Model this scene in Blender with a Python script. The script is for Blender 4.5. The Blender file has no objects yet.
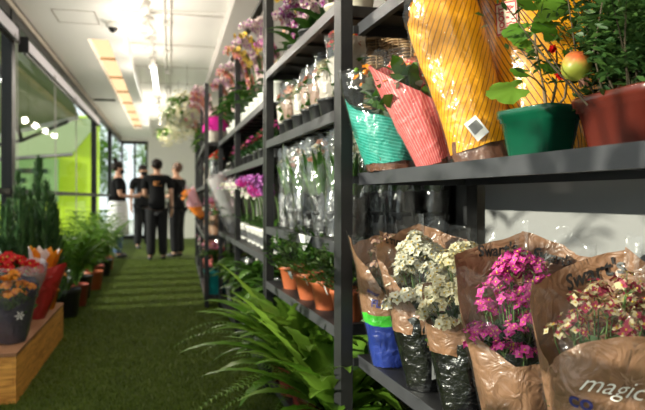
import bpy, math, random
from mathutils import Vector, Matrix, noise
PI = math.pi
scene = bpy.context.scene
COL = scene.collection
CAMH = 1.07
FX, FY = 0.2363, 0.9717            # camera forward on the floor plan; the aisle runs along +Y
def cam2w(xc, zc, h=0.0):
    return Vector((FX*zc + FY*xc, FY*zc - FX*xc, h))
def W(px, py, zc):
    return cam2w((px-322.5)*zc/627.0, zc, CAMH + (198.0-py)*zc/627.0)
def lerp(a, b, t): return a + (b-a)*t
def interp(tab, x):
    if x <= tab[0][0]: return tab[0][1]
    for (x0, y0), (x1, y1) in zip(tab, tab[1:]):
        if x <= x1: return y0 + (y1-y0)*(x-x0)/(x1-x0)
    return tab[-1][1]
# ---------------------------------------------------------------- materials
def _new(name):
    m = bpy.data.materials.new(name); m.use_nodes = True
    nt = m.node_tree; nt.nodes.clear()
    out = nt.nodes.new('ShaderNodeOutputMaterial')
    return m, nt, out
def nd(nt, t, **kw):
    n = nt.nodes.new(t)
    for k, v in kw.items():
        if k in n.inputs: n.inputs[k].default_value = v
        else: setattr(n, k, v)
    return n
def c4(c): return (c[0], c[1], c[2], 1.0)
def plain(name, c, rough=0.6, metal=0.0, c2=None, scale=8.0, bump=0.0, bscale=60.0, spec=0.5, coat=0.0, stretch=None, keep=False):
    if not keep: c = [x*.8 for x in c]; c2 = None if c2 is None else [x*.8 for x in c2]
    m, nt, out = _new(name)
    p = nd(nt, 'ShaderNodeBsdfPrincipled', **{'Roughness': rough, 'Metallic': metal})
    p.inputs['Base Color'].default_value = c4(c)
    p.inputs['Specular IOR Level'].default_value = spec
    p.inputs['Coat Weight'].default_value = coat
    tc = nd(nt, 'ShaderNodeTexCoord')
    src = tc.outputs['Object']
    if stretch:
        mp = nd(nt, 'ShaderNodeMapping'); mp.inputs['Scale'].default_value = stretch
        nt.links.new(src, mp.inputs['Vector']); src = mp.outputs['Vector']
    if c2 is not None:
        nz = nd(nt, 'ShaderNodeTexNoise', **{'Scale': scale, 'Detail': 5.0})
        nt.links.new(src, nz.inputs['Vector'])
        r = nd(nt, 'ShaderNodeValToRGB')
        r.color_ramp.elements[0].position = 0.35; r.color_ramp.elements[1].position = 0.65
        r.color_ramp.elements[0].color = c4(c); r.color_ramp.elements[1].color = c4(c2)
        nt.links.new(nz.outputs['Fac'], r.inputs['Fac']); nt.links.new(r.outputs['Color'], p.inputs['Base Color'])
    if bump > 0:
        nb = nd(nt, 'ShaderNodeTexNoise', **{'Scale': bscale, 'Detail': 4.0})
        nt.links.new(src, nb.inputs['Vector'])
        b = nd(nt, 'ShaderNodeBump', **{'Strength': bump, 'Distance': 0.01})
        nt.links.new(nb.outputs['Fac'], b.inputs['Height']); nt.links.new(b.outputs['Normal'], p.inputs['Normal'])
    nt.links.new(p.outputs[0], out.inputs[0])
    return m
def leafy(name, c, c2, rough=0.42, trans=0.3, spec=0.4):
    """plant tissue: each leaf or petal its own tint between c and c2, some light passes through"""
    c = [x*.8 for x in c]; c2 = [x*.8 for x in c2]
    m, nt, out = _new(name)
    g = nd(nt, 'ShaderNodeNewGeometry')
    r = nd(nt, 'ShaderNodeValToRGB'); r.color_ramp.elements[0].color = c4(c); r.color_ramp.elements[1].color = c4(c2)
    nt.links.new(g.outputs['Random Per Island'], r.inputs['Fac'])
    p = nd(nt, 'ShaderNodeBsdfPrincipled', **{'Roughness': rough}); p.inputs['Specular IOR Level'].default_value = spec
    t = nd(nt, 'ShaderNodeBsdfTranslucent')
    mx = nd(nt, 'ShaderNodeMixShader', **{'Fac': trans})
    nt.links.new(r.outputs['Color'], p.inputs['Base Color']); nt.links.new(r.outputs['Color'], t.inputs['Color'])
    nt.links.new(p.outputs[0], mx.inputs[1]); nt.links.new(t.outputs[0], mx.inputs[2]); nt.links.new(mx.outputs[0], out.inputs[0])
    return m
def film_mat(name, tint=(0.97,0.97,0.97), white=0.008, rough=0.10, gloss=0.022, bump=0.45, bscale=15.0):
    m, nt, out = _new(name)
    tr = nd(nt, 'ShaderNodeBsdfTransparent'); tr.inputs['Color'].default_value = c4(tint)
    gl = nd(nt, 'ShaderNodeBsdfGlossy', **{'Roughness': rough})
    df = nd(nt, 'ShaderNodeBsdfDiffuse'); df.inputs['Color'].default_value = (0.9,0.9,0.9,1)
    lw = nd(nt, 'ShaderNodeLayerWeight', **{'Blend': 0.25})
    mr = nd(nt, 'ShaderNodeMapRange'); mr.inputs['To Min'].default_value = gloss*0.6; mr.inputs['To Max'].default_value = min(1, gloss*8.0)
    tc = nd(nt, 'ShaderNodeTexCoord'); nz = nd(nt, 'ShaderNodeTexNoise', **{'Scale': bscale, 'Detail': 3.0, 'Distortion': 1.2})
    b = nd(nt, 'ShaderNodeBump', **{'Strength': bump, 'Distance': 0.02})
    nt.links.new(tc.outputs['Object'], nz.inputs['Vector']); nt.links.new(nz.outputs['Fac'], b.inputs['Height'])
    nt.links.new(b.outputs['Normal'], gl.inputs['Normal']); nt.links.new(b.outputs['Normal'], df.inputs['Normal'])
    m1 = nd(nt, 'ShaderNodeMixShader', **{'Fac': white}); m2 = nd(nt, 'ShaderNodeMixShader')
    nt.links.new(lw.outputs['Facing'], mr.inputs['Value']); nt.links.new(mr.outputs['Result'], m2.inputs['Fac'])
    nt.links.new(tr.outputs[0], m1.inputs[1]); nt.links.new(df.outputs[0], m1.inputs[2])
    nt.links.new(m1.outputs[0], m2.inputs[1]); nt.links.new(gl.outputs[0], m2.inputs[2]); nt.links.new(m2.outputs[0], out.inputs[0])
    return m
def paper(name, bands, rough=0.42, coat=0.4, slant=0.05, bump=0.7, trans=0.12, noise_amt=0.12):
    """sleeve paper printed in bands along its height (UV v); bands = [(v_start, colour)]"""
    m, nt, out = _new(name)
    uv = nd(nt, 'ShaderNodeUVMap'); sp = nd(nt, 'ShaderNodeSeparateXYZ'); nt.links.new(uv.outputs['UV'], sp.inputs[0])
    sn = nd(nt, 'ShaderNodeMath', operation='MULTIPLY_ADD'); sn.inputs[1].default_value = slant
    nt.links.new(sp.outputs['X'], sn.inputs[0]); nt.links.new(sp.outputs['Y'], sn.inputs[2])
    r = nd(nt, 'ShaderNodeValToRGB'); r.color_ramp.interpolation = 'CONSTANT'
    els = r.color_ramp.elements
    els[0].position = 0; els[0].color = c4(bands[0][1])
    els[1].position = bands[1][0] if len(bands) > 1 else 1.0; els[1].color = c4(bands[1][1] if len(bands) > 1 else bands[0][1])
    for v, c in bands[2:]:
        e = els.new(v); e.color = c4(c)
    nt.links.new(sn.outputs[0], r.inputs['Fac'])
    return _paper_end(m, nt, out, r.outputs['Color'], rough, coat, bump, trans, noise_amt)
def _paper_end(m, nt, out, colsock, rough, coat, bump, trans, noise_amt):
    tc = nd(nt, 'ShaderNodeTexCoord')
    nz = nd(nt, 'ShaderNodeTexNoise', **{'Scale': 30.0, 'Detail': 4.0}); nt.links.new(tc.outputs['Object'], nz.inputs['Vector'])
    mr = nd(nt, 'ShaderNodeMapRange'); mr.inputs['To Min'].default_value = 1-noise_amt; mr.inputs['To Max'].default_value = 1+noise_amt
    nt.links.new(nz.outputs['Fac'], mr.inputs['Value'])
    mul = nd(nt, 'ShaderNodeVectorMath', operation='SCALE'); nt.links.new(colsock, mul.inputs[0]); nt.links.new(mr.outputs['Result'], mul.inputs['Scale'])
    p = nd(nt, 'ShaderNodeBsdfPrincipled', **{'Roughness': rough}); p.inputs['Coat Weight'].default_value = coat; p.inputs['Coat Roughness'].default_value = 0.12
    nt.links.new(mul.outputs[0], p.inputs['Base Color'])
    nb = nd(nt, 'ShaderNodeTexNoise', **{'Scale': 26.0, 'Detail': 2.5, 'Distortion': 1.0}); nt.links.new(tc.outputs['Object'], nb.inputs['Vector'])
    b = nd(nt, 'ShaderNodeBump', **{'Strength': bump, 'Distance': 0.02}); nt.links.new(nb.outputs['Fac'], b.inputs['Height'])
    nt.links.new(b.outputs['Normal'], p.inputs['Normal']); nt.links.new(b.outputs['Normal'], p.inputs['Coat Normal'])
    t = nd(nt, 'ShaderNodeBsdfTranslucent'); nt.links.new(mul.outputs[0], t.inputs['Color'])
    mx = nd(nt, 'ShaderNodeMixShader', **{'Fac': trans})
    nt.links.new(p.outputs[0], mx.inputs[1]); nt.links.new(t.outputs[0], mx.inputs[2]); nt.links.new(mx.outputs[0], out.inputs[0])
    return m
def striped(name, base, line, per=0.013, width=0.22, ax=1.0, ay=0.9, **kw):
    """diagonal printed lines in metres on the sleeve (UV map 'metres')"""
    m, nt, out = _new(name)
    uv = nd(nt, 'ShaderNodeUVMap', uv_map='metres'); sp = nd(nt, 'ShaderNodeSeparateXYZ'); nt.links.new(uv.outputs['UV'], sp.inputs[0])
    a = nd(nt, 'ShaderNodeMath', operation='MULTIPLY'); a.inputs[1].default_value = ay; nt.links.new(sp.outputs['Y'], a.inputs[0])
    s = nd(nt, 'ShaderNodeMath', operation='MULTIPLY_ADD'); s.inputs[1].default_value = ax
    nt.links.new(sp.outputs['X'], s.inputs[0]); nt.links.new(a.outputs[0], s.inputs[2])
    d = nd(nt, 'ShaderNodeMath', operation='DIVIDE'); d.inputs[1].default_value = per; nt.links.new(s.outputs[0], d.inputs[0])
    f = nd(nt, 'ShaderNodeMath', operation='FRACT'); nt.links.new(d.outputs[0], f.inputs[0])
    l = nd(nt, 'ShaderNodeMath', operation='LESS_THAN'); l.inputs[1].default_value = width; nt.links.new(f.outputs[0], l.inputs[0])
    mx = nd(nt, 'ShaderNodeMix', data_type='RGBA'); mx.inputs[6].default_value = c4(base); mx.inputs[7].default_value = c4(line)
    nt.links.new(l.outputs[0], mx.inputs[0])
    return _paper_end(m, nt, out, mx.outputs[2], kw.get('rough', .4), kw.get('coat', .4), kw.get('bump', .3), kw.get('trans', .18), 0.06)
def emis(name, c, s):
    m, nt, out = _new(name); e = nd(nt, 'ShaderNodeEmission', **{'Strength': s}); e.inputs['Color'].default_value = c4(c)
    nt.links.new(e.outputs[0], out.inputs[0]); return m
def glass_mat():
    m, nt, out = _new('window glass')
    tr = nd(nt, 'ShaderNodeBsdfTransparent'); tr.inputs['Color'].default_value = (0.93,0.96,0.93,1)
    gl = nd(nt, 'ShaderNodeBsdfGlossy', **{'Roughness': 0.02});     mx = nd(nt, 'ShaderNodeMixShader', **{'Fac': 0.05}); nt.links.new(tr.outputs[0], mx.inputs[1]); nt.links.new(gl.outputs[0], mx.inputs[2])
    nt.links.new(mx.outputs[0], out.inputs[0]); return m
M = {}
M['white'] = plain('white paint', (0.80,0.78,0.74), 0.7, c2=(0.76,0.74,0.70), scale=2, keep=True)
M['ceil'] = plain('ceiling paint', (0.93,0.92,0.89), 0.8, keep=True)
M['ceil_joint'] = plain('ceiling joint', (0.42,0.36,0.30), 0.8)
M['bulk'] = plain('bulkhead paint', (0.74,0.70,0.67), 0.8, keep=True)
M['header'] = plain('beige header', (0.55,0.49,0.40), 0.7, c2=(0.48,0.42,0.34), scale=3)
M['panel'] = plain('light grey laminate', (0.31,0.305,0.305), 0.55, c2=(0.29,0.285,0.285), scale=4)
M['frame'] = plain('black aluminium', (0.008,0.0075,0.008), 0.4, spec=0.25)
M['steel'] = plain('charcoal shelf steel', (0.016,0.016,0.018), 0.5, 0.0, c2=(0.013,0.013,0.015), scale=20, spec=0.5)
M['steel_lt'] = plain('grey powder coated steel', (0.050,0.050,0.057), 0.45, 0.0, c2=(0.040,0.040,0.046), scale=14)
M['blackplastic'] = plain('black plastic', (0.012,0.012,0.013), 0.35)
M['pot_black'] = plain('black nursery pot', (0.02,0.02,0.021), 0.4, bump=0.1)
M['pot_white'] = plain('white ceramic pot', (0.80,0.78,0.74), 0.3)
M['terracotta'] = plain('terracotta plastic', (0.52,0.13,0.045), 0.5, c2=(0.46,0.11,0.04), scale=10)
M['pot_teal'] = plain('teal plastic pot', (0.01,0.30,0.30), 0.45)
M['pot_green'] = plain('glossy green plastic', (0.003,0.085,0.042), 0.22, c2=(0.003,0.070,0.036), scale=12, coat=0.3)
M['pot_brown'] = plain('red brown plastic', (0.115,0.018,0.011), 0.28, c2=(0.095,0.015,0.009), scale=12, coat=0.2)
M['pot_red'] = plain('dull red plastic', (0.34,0.06,0.04), 0.45)
M['pot_cream'] = plain('cream plastic', (0.62,0.56,0.45), 0.5)
M['soil'] = plain('potting soil', (0.035,0.022,0.014), 0.9, c2=(0.06,0.04,0.025), scale=60, bump=0.8, bscale=90)
M['film'] = film_mat('clear cellophane')
M['film_soft'] = film_mat('soft clear cellophane', white=0.035, rough=0.12, gloss=0.05)
M['film_lilac'] = film_mat('lilac cellophane', tint=(0.86,0.84,0.97), white=0.20, rough=0.2, gloss=0.06)
M['film_rose'] = film_mat('rose cellophane', tint=(0.95,0.80,0.84), white=0.28, rough=0.25, gloss=0.06)
M['film_dark'] = plain('crinkled black film', (0.006,0.006,0.007), 0.2, bump=1.0, bscale=48, spec=0.8, coat=1.0)
M['glass'] = glass_mat()
KR = (0.25,0.128,0.070)
M['kraft'] = paper('kraft paper', [(0,KR)])
M['kraft_black'] = paper('kraft paper with black foot', [(0,(0.010,0.010,0.011)),(0.44,KR)], coat=0.8, bump=0.8, rough=0.3)
M['kraft_blue'] = paper('kraft paper with blue foot', [(0,(0.012,0.035,0.26)),(0.33,(0.06,0.55,0.04)),(0.41,KR)], coat=0.6, bump=0.5, rough=0.35)
M['kraft_foot'] = plain('brown wrapped foot', (0.20,0.085,0.045), 0.3, c2=(0.13,0.05,0.03), scale=25, bump=0.8, bscale=30, coat=0.6)
M['yellow'] = striped('yellow paper with brown lines', (0.92,0.38,0.002), (0.14,0.035,0.002), 0.0185, 0.18, 1.0, 0.70, trans=0.2)
M['yellow_l'] = striped('yellow paper with fine lines', (0.95,0.42,0.003), (0.42,0.14,0.003), 0.012, 0.20, 1.0, -0.55, trans=0.2)
M['teal'] = striped('teal paper with pale lines', (0.004,0.28,0.21), (0.07,0.48,0.38), 0.010, 0.28, 0.25, 1.0)
M['pink'] = striped('coral pink paper with pale lines', (0.66,0.10,0.10), (0.80,0.30,0.27), 0.010, 0.30, 1.0, 0.12)
M['orange_p'] = paper('orange sleeve', [(0,(0.85,0.22,0.02))])
M['red_p'] = paper('deep red sleeve', [(0,(0.40,0.02,0.02))], coat=0.6)
M['pinkwhite'] = paper('orange and pink sleeve', [(0,(0.92,0.62,0.70)),(0.3,(0.90,0.25,0.02)),(0.85,(0.9,0.5,0.6))], slant=0.6)
M['white_p'] = paper('white sleeve', [(0,(0.50,0.44,0.38))])
M['purple_p'] = paper('dark purple sleeve', [(0,(0.025,0.018,0.05))], coat=0.6)
M['ink'] = plain('black ink', (0.012,0.010,0.010), 0.5)
M['ink_blue'] = plain('navy ink', (0.02,0.02,0.14), 0.5)
M['ink_white'] = plain('white ink', (0.85,0.83,0.78), 0.5)
M['ink_red'] = plain('red ink', (0.55,0.03,0.04), 0.5)
M['tag'] = plain('white paper tag', (0.85,0.84,0.82), 0.5)
M['leaf'] = leafy('mid green leaves', (0.026,0.095,0.012), (0.10,0.23,0.025))
M['leaf_d'] = leafy('dark green leaves', (0.012,0.045,0.012), (0.035,0.10,0.022), trans=0.2)
M['leaf_b'] = leafy('bright green leaves', (0.09,0.24,0.02), (0.20,0.38,0.04), trans=0.4)
M['leaf_f'] = leafy('fern green', (0.09,0.23,0.015), (0.25,0.42,0.05), rough=0.36, trans=0.3)
M['leaf_h'] = leafy('herb green', (0.055,0.11,0.035), (0.13,0.20,0.06))
M['leaf_c'] = leafy('conifer green', (0.030,0.085,0.030), (0.08,0.17,0.05), trans=0.15)
M['leaf_v'] = leafy('pale variegated leaves', (0.30,0.36,0.12), (0.55,0.55,0.30), trans=0.35)
M['leaf_g'] = leafy('silvery leaves', (0.22,0.28,0.19), (0.38,0.42,0.32))
M['leaf_m'] = leafy('myrtle green', (0.030,0.085,0.022), (0.085,0.17,0.035))
M['stem'] = plain('green stems', (0.10,0.18,0.04), 0.6)
M['bark'] = plain('thin woody stems', (0.28,0.19,0.10), 0.8, c2=(0.2,0.13,0.07), scale=40)
M['stem_dark'] = plain('dark twig', (0.07,0.05,0.025), 0.8)
def petals(name, c, c2, two=False):
    m = leafy(name+' petals', c, c2, rough=0.5, trans=0.35, spec=0.3)
    if two:
        r = [n for n in m.node_tree.nodes if n.type == 'VALTORGB'][0].color_ramp; r.interpolation = 'CONSTANT'; r.elements[1].position = .5
    return m
M['f_magenta'] = petals('magenta', (0.62,0.03,0.30), (0.85,0.12,0.50))
M['f_white'] = petals('white', (0.82,0.80,0.62), (0.92,0.91,0.80))
M['f_cream'] = petals('cream', (0.80,0.74,0.48), (0.90,0.86,0.66))
M['f_pale'] = petals('dusty pink', (0.55,0.30,0.24), (0.75,0.52,0.42))
M['f_yellowred'] = petals('cream and wine', (0.85,0.74,0.45), (0.42,0.05,0.10), True)
M['f_red'] = petals('red', (0.62,0.008,0.010), (0.80,0.02,0.02))
M['f_orange'] = petals('orange', (0.85,0.22,0.01), (0.95,0.38,0.03))
M['f_salmon'] = petals('salmon', (0.80,0.28,0.18), (0.90,0.50,0.36))
M['f_pink'] = petals('pink', (0.80,0.20,0.45), (0.90,0.45,0.62))
M['f_lilac'] = petals('lilac', (0.50,0.10,0.50), (0.72,0.30,0.70))
M['f_blush'] = petals('blush', (0.82,0.60,0.58), (0.90,0.76,0.72))
M['f_spot'] = petals('white and plum', (0.85,0.74,0.76), (0.35,0.05,0.20), True)
M['f_yellow'] = petals('yellow', (0.85,0.55,0.04), (0.90,0.70,0.15))
M['f_wine'] = petals('wine', (0.22,0.01,0.04), (0.40,0.03,0.08))
# ---------------------------------------------------------------- mesh builder
class MB:
    def __init__(s): s.v = []; s.f = []; s.mi = []; s.uv = {}; s.uv2 = {}
    def add(s, vs, fs, mi=0):
        o = len(s.v); s.v += [tuple(x) for x in vs]
        for f in fs: s.f.append(tuple(i+o for i in f)); s.mi.append(mi)
        return o
    def box(s, x0, x1, y0, y1, z0, z1, mi=0, mat=None):
        vs = [Vector((x, y, z)) for z in (z0, z1) for y in (y0, y1) for x in (x0, x1)]
        if mat: vs = [mat @ q for q in vs]
        s.add(vs, [(0,2,3,1),(4,5,7,6),(0,1,5,4),(2,6,7,3),(0,4,6,2),(1,3,7,5)], mi)
    def tube(s, pts, rad, n=6, mi=0, cap=True):
        pts = [Vector(p) for p in pts]
        if not isinstance(rad, (list, tuple)): rad = [rad]*len(pts)
        vs = []; up = Vector((0,0,1))
        for i, p in enumerate(pts):
            d = (pts[min(i+1, len(pts)-1)] - pts[max(i-1, 0)])
            if d.length < 1e-9: d = Vector((0,0,1))
            d.normalize()
            ref = Vector((1,0,0)) if abs(d.z) > 0.9 else up
            a = d.cross(ref).normalized(); b = d.cross(a).normalized()
            for k in range(n):
                t = 2*PI*k/n; vs.append(p + (a*math.cos(t)+b*math.sin(t))*rad[i])
        fs = []
        for i in range(len(pts)-1):
            for k in range(n):
                k2 = (k+1) % n; fs.append((i*n+k, i*n+k2, (i+1)*n+k2, (i+1)*n+k))
        if cap: fs.append(tuple(range(n))); fs.append(tuple(reversed(range((len(pts)-1)*n, len(pts)*n))))
        s.add(vs, fs, mi)
    def lathe(s, prof, n=20, mi=0, c=(0,0,0), sx=1, sy=1, rot=None, pw=None):
        vs = []
        for r, z in prof:
            for k in range(n):
                t = 2*PI*k/n; cx, sn = math.cos(t), math.sin(t)
                if pw:   # rounded-square section
                    q = (abs(cx)**pw + abs(sn)**pw)**(-1/pw); cx *= q; sn *= q
                p = Vector((r*cx*sx, r*sn*sy, z))
                if rot: p = rot @ p
                vs.append(p + Vector(c))
        fs = []
        for i in range(len(prof)-1):
            for k in range(n):
                k2 = (k+1) % n; fs.append((i*n+k, i*n+k2, (i+1)*n+k2, (i+1)*n+k))
        s.add(vs, fs, mi)
    def disc(s, c, r, n=16, mi=0, sx=1, sy=1, pw=None):
        vs = []
        for k in range(n):
            t = 2*PI*k/n; cx, sn = math.cos(t), math.sin(t)
            if pw: q = (abs(cx)**pw + abs(sn)**pw)**(-1/pw); cx *= q; sn *= q
            vs.append((c[0]+r*cx*sx, c[1]+r*sn*sy, c[2]))
        s.add(vs, [tuple(range(n))], mi)
    def ball(s, c, r, nu=10, nv=7, mi=0, sc=(1,1,1), rot=None):
        vs = []; fs = []
        for j in range(nv+1):
            ph = PI*j/nv
            for i in range(nu):
                t = 2*PI*i/nu
                p = Vector((r*math.sin(ph)*math.cos(t)*sc[0], r*math.sin(ph)*math.sin(t)*sc[1], r*math.cos(ph)*sc[2]))
                if rot: p = rot @ p
                vs.append(p + Vector(c))
        for j in range(nv):
            for i in range(nu):
                i2 = (i+1) % nu; fs.append((j*nu+i, (j+1)*nu+i, (j+1)*nu+i2, j*nu+i2))
        s.add(vs, fs, mi)
    def leaf(s, base, d, L, Wd, droop=0.3, seg=4, fold=0.25, mi=0, wavy=0.0, shape=1.0, roll=0.0, rng=random):
        """blade with a midrib; starts along d and droops towards the ground"""
        d = Vector(d).normalized(); p = Vector(base)
        side = d.cross(Vector((0,0,1)))
        if side.length < 1e-3: side = Vector((1,0,0))
        side.normalize()
        if roll: side = Matrix.Rotation(roll, 3, d) @ side
        vs = []; fs = []; st = L/seg
        for i in range(seg+1):
            t = i/seg
            w = Wd*0.5*(math.sin(PI*min(1, t**shape*0.94+0.06)))**0.8
            if i == seg: w = Wd*0.02
            if wavy: w *= 1 + wavy*(1 if i % 2 else -1)
            nrm = side.cross(d).normalized()
            vs += [p + side*w + nrm*(w*fold), p, p - side*w + nrm*(w*fold)]
            d = (d + Vector((0,0,-droop*(0.4+t)))/seg).normalized()
            p = p + d*st
        for i in range(seg):
            a = i*3; fs += [(a, a+1, a+4, a+3), (a+1, a+2, a+5, a+4)]
        s.add(vs, fs, mi)
    def bloom(s, c, nrm, r, k=4, mi=0, cup=0.25, ci=None, rng=random, wide=0.8):
        """small open flower: k pointed petals round a centre"""
        n = Vector(nrm).normalized(); a = n.orthogonal().normalized(); b = n.cross(a); c = Vector(c)
        t0 = rng.random()*6
        vs = []; fs = []
        for i in range(k):
            t = t0 + 2*PI*i/k; w = PI/k*wide*1.6
            e = a*math.cos(t)+b*math.sin(t); e1 = a*math.cos(t-w)+b*math.sin(t-w); e2 = a*math.cos(t+w)+b*math.sin(t+w)
            o = len(vs)
            vs += [c, c+e1*r*0.62+n*r*cup*.6, c+e*r+n*r*cup, c+e2*r*0.62+n*r*cup*.6]
            fs.append((o, o+1, o+2, o+3))
        s.add(vs, fs, mi)
        if ci is not None: s.ball(c+n*r*0.12, r*0.2, 5, 3, ci)
    def build(s, name, mats, parent=None, smooth=True, loc=None):
        me = bpy.data.meshes.new(name); me.from_pydata(s.v, [], s.f)
        if not isinstance(mats, (list, tuple)): mats = [mats]
        for m in mats: me.materials.append(M[m] if isinstance(m, str) else m)
        if len(mats) > 1: me.polygons.foreach_set('material_index', s.mi)
        if smooth: me.polygons.foreach_set('use_smooth', [True]*len(s.f))
        for uvname, tab in (('UVMap', s.uv), ('metres', s.uv2)):
            if tab:
                l = me.uv_layers.new(name=uvname)
                for p in me.polygons:
                    for li in p.loop_indices:
                        l.data[li].uv = tab.get(me.loops[li].vertex_index, (0, 0))
        me.update()
        o = bpy.data.objects.new(name, me); COL.objects.link(o)
        if parent: o.parent = parent
        if loc is not None: o.location = loc
        return o
def tag(o, label=None, cat=None, group=None, kind=None):
    if label: o['label'] = label
    if cat: o['category'] = cat
    if group: o['group'] = group
    if kind: o['kind'] = kind
    return o
def thing(name, label, cat, loc=(0,0,0), rz=0.0, group=None, tilt=(0,0)):
    o = bpy.data.objects.new(name, None); COL.objects.link(o); o.empty_display_size = 0.05
    o.location = loc; o.rotation_euler = (tilt[0], tilt[1], rz)
    return tag(o, label, cat, group)
def copy_tree(o, parent=None):
    c = o.copy(); COL.objects.link(c)
    if parent: c.parent = parent
    for ch in list(o.children): copy_tree(ch, c)
    return c
def placed(o, loc, rz, label, group=None, sc=1.0, tilt=(0,0)):
    o.location = loc; o.rotation_euler = (tilt[0], tilt[1], rz); o.scale = (sc, sc, sc); o['label'] = label
    if group: o['group'] = group
    return o
def struct(name, mb, mats, parent=None, smooth=False):
    o = mb.build(name, mats, parent, smooth=smooth)
    if not parent: o['kind'] = 'structure'
    return o
def text_mesh(name, s, size, mat, parent, fn, bold=0.0, shear=0.0, align='CENTER', ext=0.0):
    cu = bpy.data.curves.new(name, 'FONT'); cu.body = s; cu.size = size; cu.align_x = align; cu.offset = bold; cu.shear = shear; cu.resolution_u = 3
    tmp = bpy.data.objects.new(name+'_tmp', cu); COL.objects.link(tmp)
    dg = bpy.context.evaluated_depsgraph_get(); me = bpy.data.meshes.new_from_object(tmp.evaluated_get(dg))
    bpy.data.objects.remove(tmp); bpy.data.curves.remove(cu)
    for v in me.vertices: v.co = fn(v.co.x, v.co.y)
    me.materials.clear(); me.materials.append(M[mat]); me.name = name
    o = bpy.data.objects.new(name, me); COL.objects.link(o); o.parent = parent
    return o
# ---------------------------------------------------------------- sleeves and plants
class Sleeve:
    """tapered paper or film sleeve; angle 0 faces the viewer's side (-Y), t runs up the height"""
    def __init__(s, rb, rt, H, z0=0.01, flat=0.75, amp=0.006, seed=0, pw=0.9):
        s.rb, s.rt, s.H, s.z0, s.flat, s.amp, s.seed, s.pw = rb, rt, H, z0, flat, amp, seed, pw
    def p(s, a, t, off=0.0):
        r = s.rb + (s.rt-s.rb)*max(t, 0)**s.pw
        q = Vector((math.sin(a)*1.6, math.cos(a)*1.6, t*3.2+s.seed*7.3))
        n = noise.noise(q*1.0)*1.0 + (0.5-abs(noise.noise(q*2.3)))*0.9 - 0.3
        r += s.amp*n*(0.5+t) + off
        fl = lerp(1.0, s.flat, min(1, t))
        return Vector((r*math.sin(a), -r*math.cos(a)*fl, s.z0 + t*s.H + s.amp*0.4*noise.noise(q*1.7)))
    def sheet(s, mb, top, off=0.0, na=56, nt=14, a0=-PI, a1=PI, mi=0, closed=True, bottom=0.0, edge=0.0):
        o = len(mb.v)
        for i in range(na+1):
            a = a0 + (a1-a0)*i/na
            tt = interp(top, abs(math.degrees(a)) if top[0][0] >= 0 else math.degrees(a)) + edge*noise.noise(Vector((a*3, s.seed, 1.7)))
            for j in range(nt+1):
                t = bottom + (tt-bottom)*j/nt
                mb.v.append(tuple(s.p(a, t, off)))
                k = o + i*(nt+1) + j
                mb.uv[k] = ((a+PI)/(2*PI), t); mb.uv2[k] = (a*(s.rt*0.75), t*s.H)
        for i in range(na):
            for j in range(nt):
                a = o+i*(nt+1)+j; mb.f.append((a, a+nt+1, a+nt+2, a+1)); mb.mi.append(mi)
        return mb
    def text(s, parent, txt, size, mat, a0, t0, off, bold=0.0, rot=0.0, shear=0.0, inside=False, name='lettering'):
        ca, sa = math.cos(rot), math.sin(rot)
        sgn = -1 if inside else 1
        def fn(x, y):
            X, Y = x*ca-y*sa, x*sa+y*ca
            t = t0 + Y/s.H; r = s.rb+(s.rt-s.rb)*max(t, .01)**s.pw
            return s.p(a0 + sgn*X/r, t, off)
        return text_mesh(name, txt, size, mat, parent, fn, bold, shear)
def pot_mb(r0, r1, h, wall=0.004, n=22, rim=0.006, pw=None, sx=1, sy=1):
    mb = MB()
    mb.lathe([(0.001,0),(r0*.98,0),(r0,0.004),(lerp(r0,r1,.86),h*.84),(r1,h*.85),(r1+rim*.5,h*.86),(r1+rim*.5,h-0.002),(r1+rim*.2,h),(r1-wall,h),(r1-wall*1.5,h*.82)], n, 0, pw=pw, sx=sx, sy=sy)
    mb.disc((0,0,h*.83), r1-wall*1.4, n, 1, pw=pw, sx=sx, sy=sy)
    return mb
def pot(parent, r0, r1, h, mat, **kw):
    return pot_mb(r0, r1, h, **kw).build('pot', [mat, 'soil'], parent)
def umbels(mb, rng, n, R, z0, z1, br, per=12, k=4, mi=0, ci=1, spread=0.026, smi=2, flat=0.8, fill=0.0, base=(0,0,0.06), ysh=0.0):
    """flower heads on forked stems"""
    for i in range(n):
        a = i*2.399 + rng.random()*.5; q = math.sqrt((i+.5)/n); rr = R*q
        c = Vector((math.cos(a)*rr, math.sin(a)*rr*flat+ysh, lerp(z1, z0, q*q)+rng.uniform(-.02,.02)))
        b = Vector(base) + Vector((c.x*.25, c.y*.25, 0))
        mb.tube([b, b.lerp(c, .55)+Vector((0,0,.02)), c-Vector((0,0,.012))], [.0022,.0018,.0012], 4, smi, cap=False)
        for j in range(per):
            d = Vector((rng.gauss(0,1), rng.gauss(0,1), abs(rng.gauss(0,1))*.8+.1)).normalized()
            e = c + d*spread*rng.uniform(.55,1.05)
            if rng.random() < .3: mb.tube([c-Vector((0,0,.01)), e], .0009, 3, smi, cap=False)
            mb.bloom(e, d+Vector((0,0,.25)), br*rng.uniform(.8,1.15), k, mi, ci=ci, rng=rng)
def bush(mb, rng, n, R, z0, z1, L, Wd, mi=0, up=0.6, droop=.5, flat=1.0, seg=3, inner=.2, fold=.25, shape=1.0, cx=0, cy=0):
    for i in range(n):
        a = rng.random()*2*PI; q = math.sqrt(rng.uniform(inner, 1)); z = rng.uniform(z0, z1)
        w = math.sin(PI*min(1, max(0.12, (z-z0+.02)/(z1-z0+.04)*.8+.15)))
        p = Vector((cx+math.cos(a)*R*q*w, cy+math.sin(a)*R*q*w*flat, z))
        d = Vector((math.cos(a)+rng.gauss(0,.5), (math.sin(a)+rng.gauss(0,.5)), up+rng.gauss(0,.4)))
        mb.leaf(p, d, L*rng.uniform(.7,1.2), Wd*rng.uniform(.8,1.15), droop, seg, fold, mi, shape=shape, roll=rng.gauss(0,.5))
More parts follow.
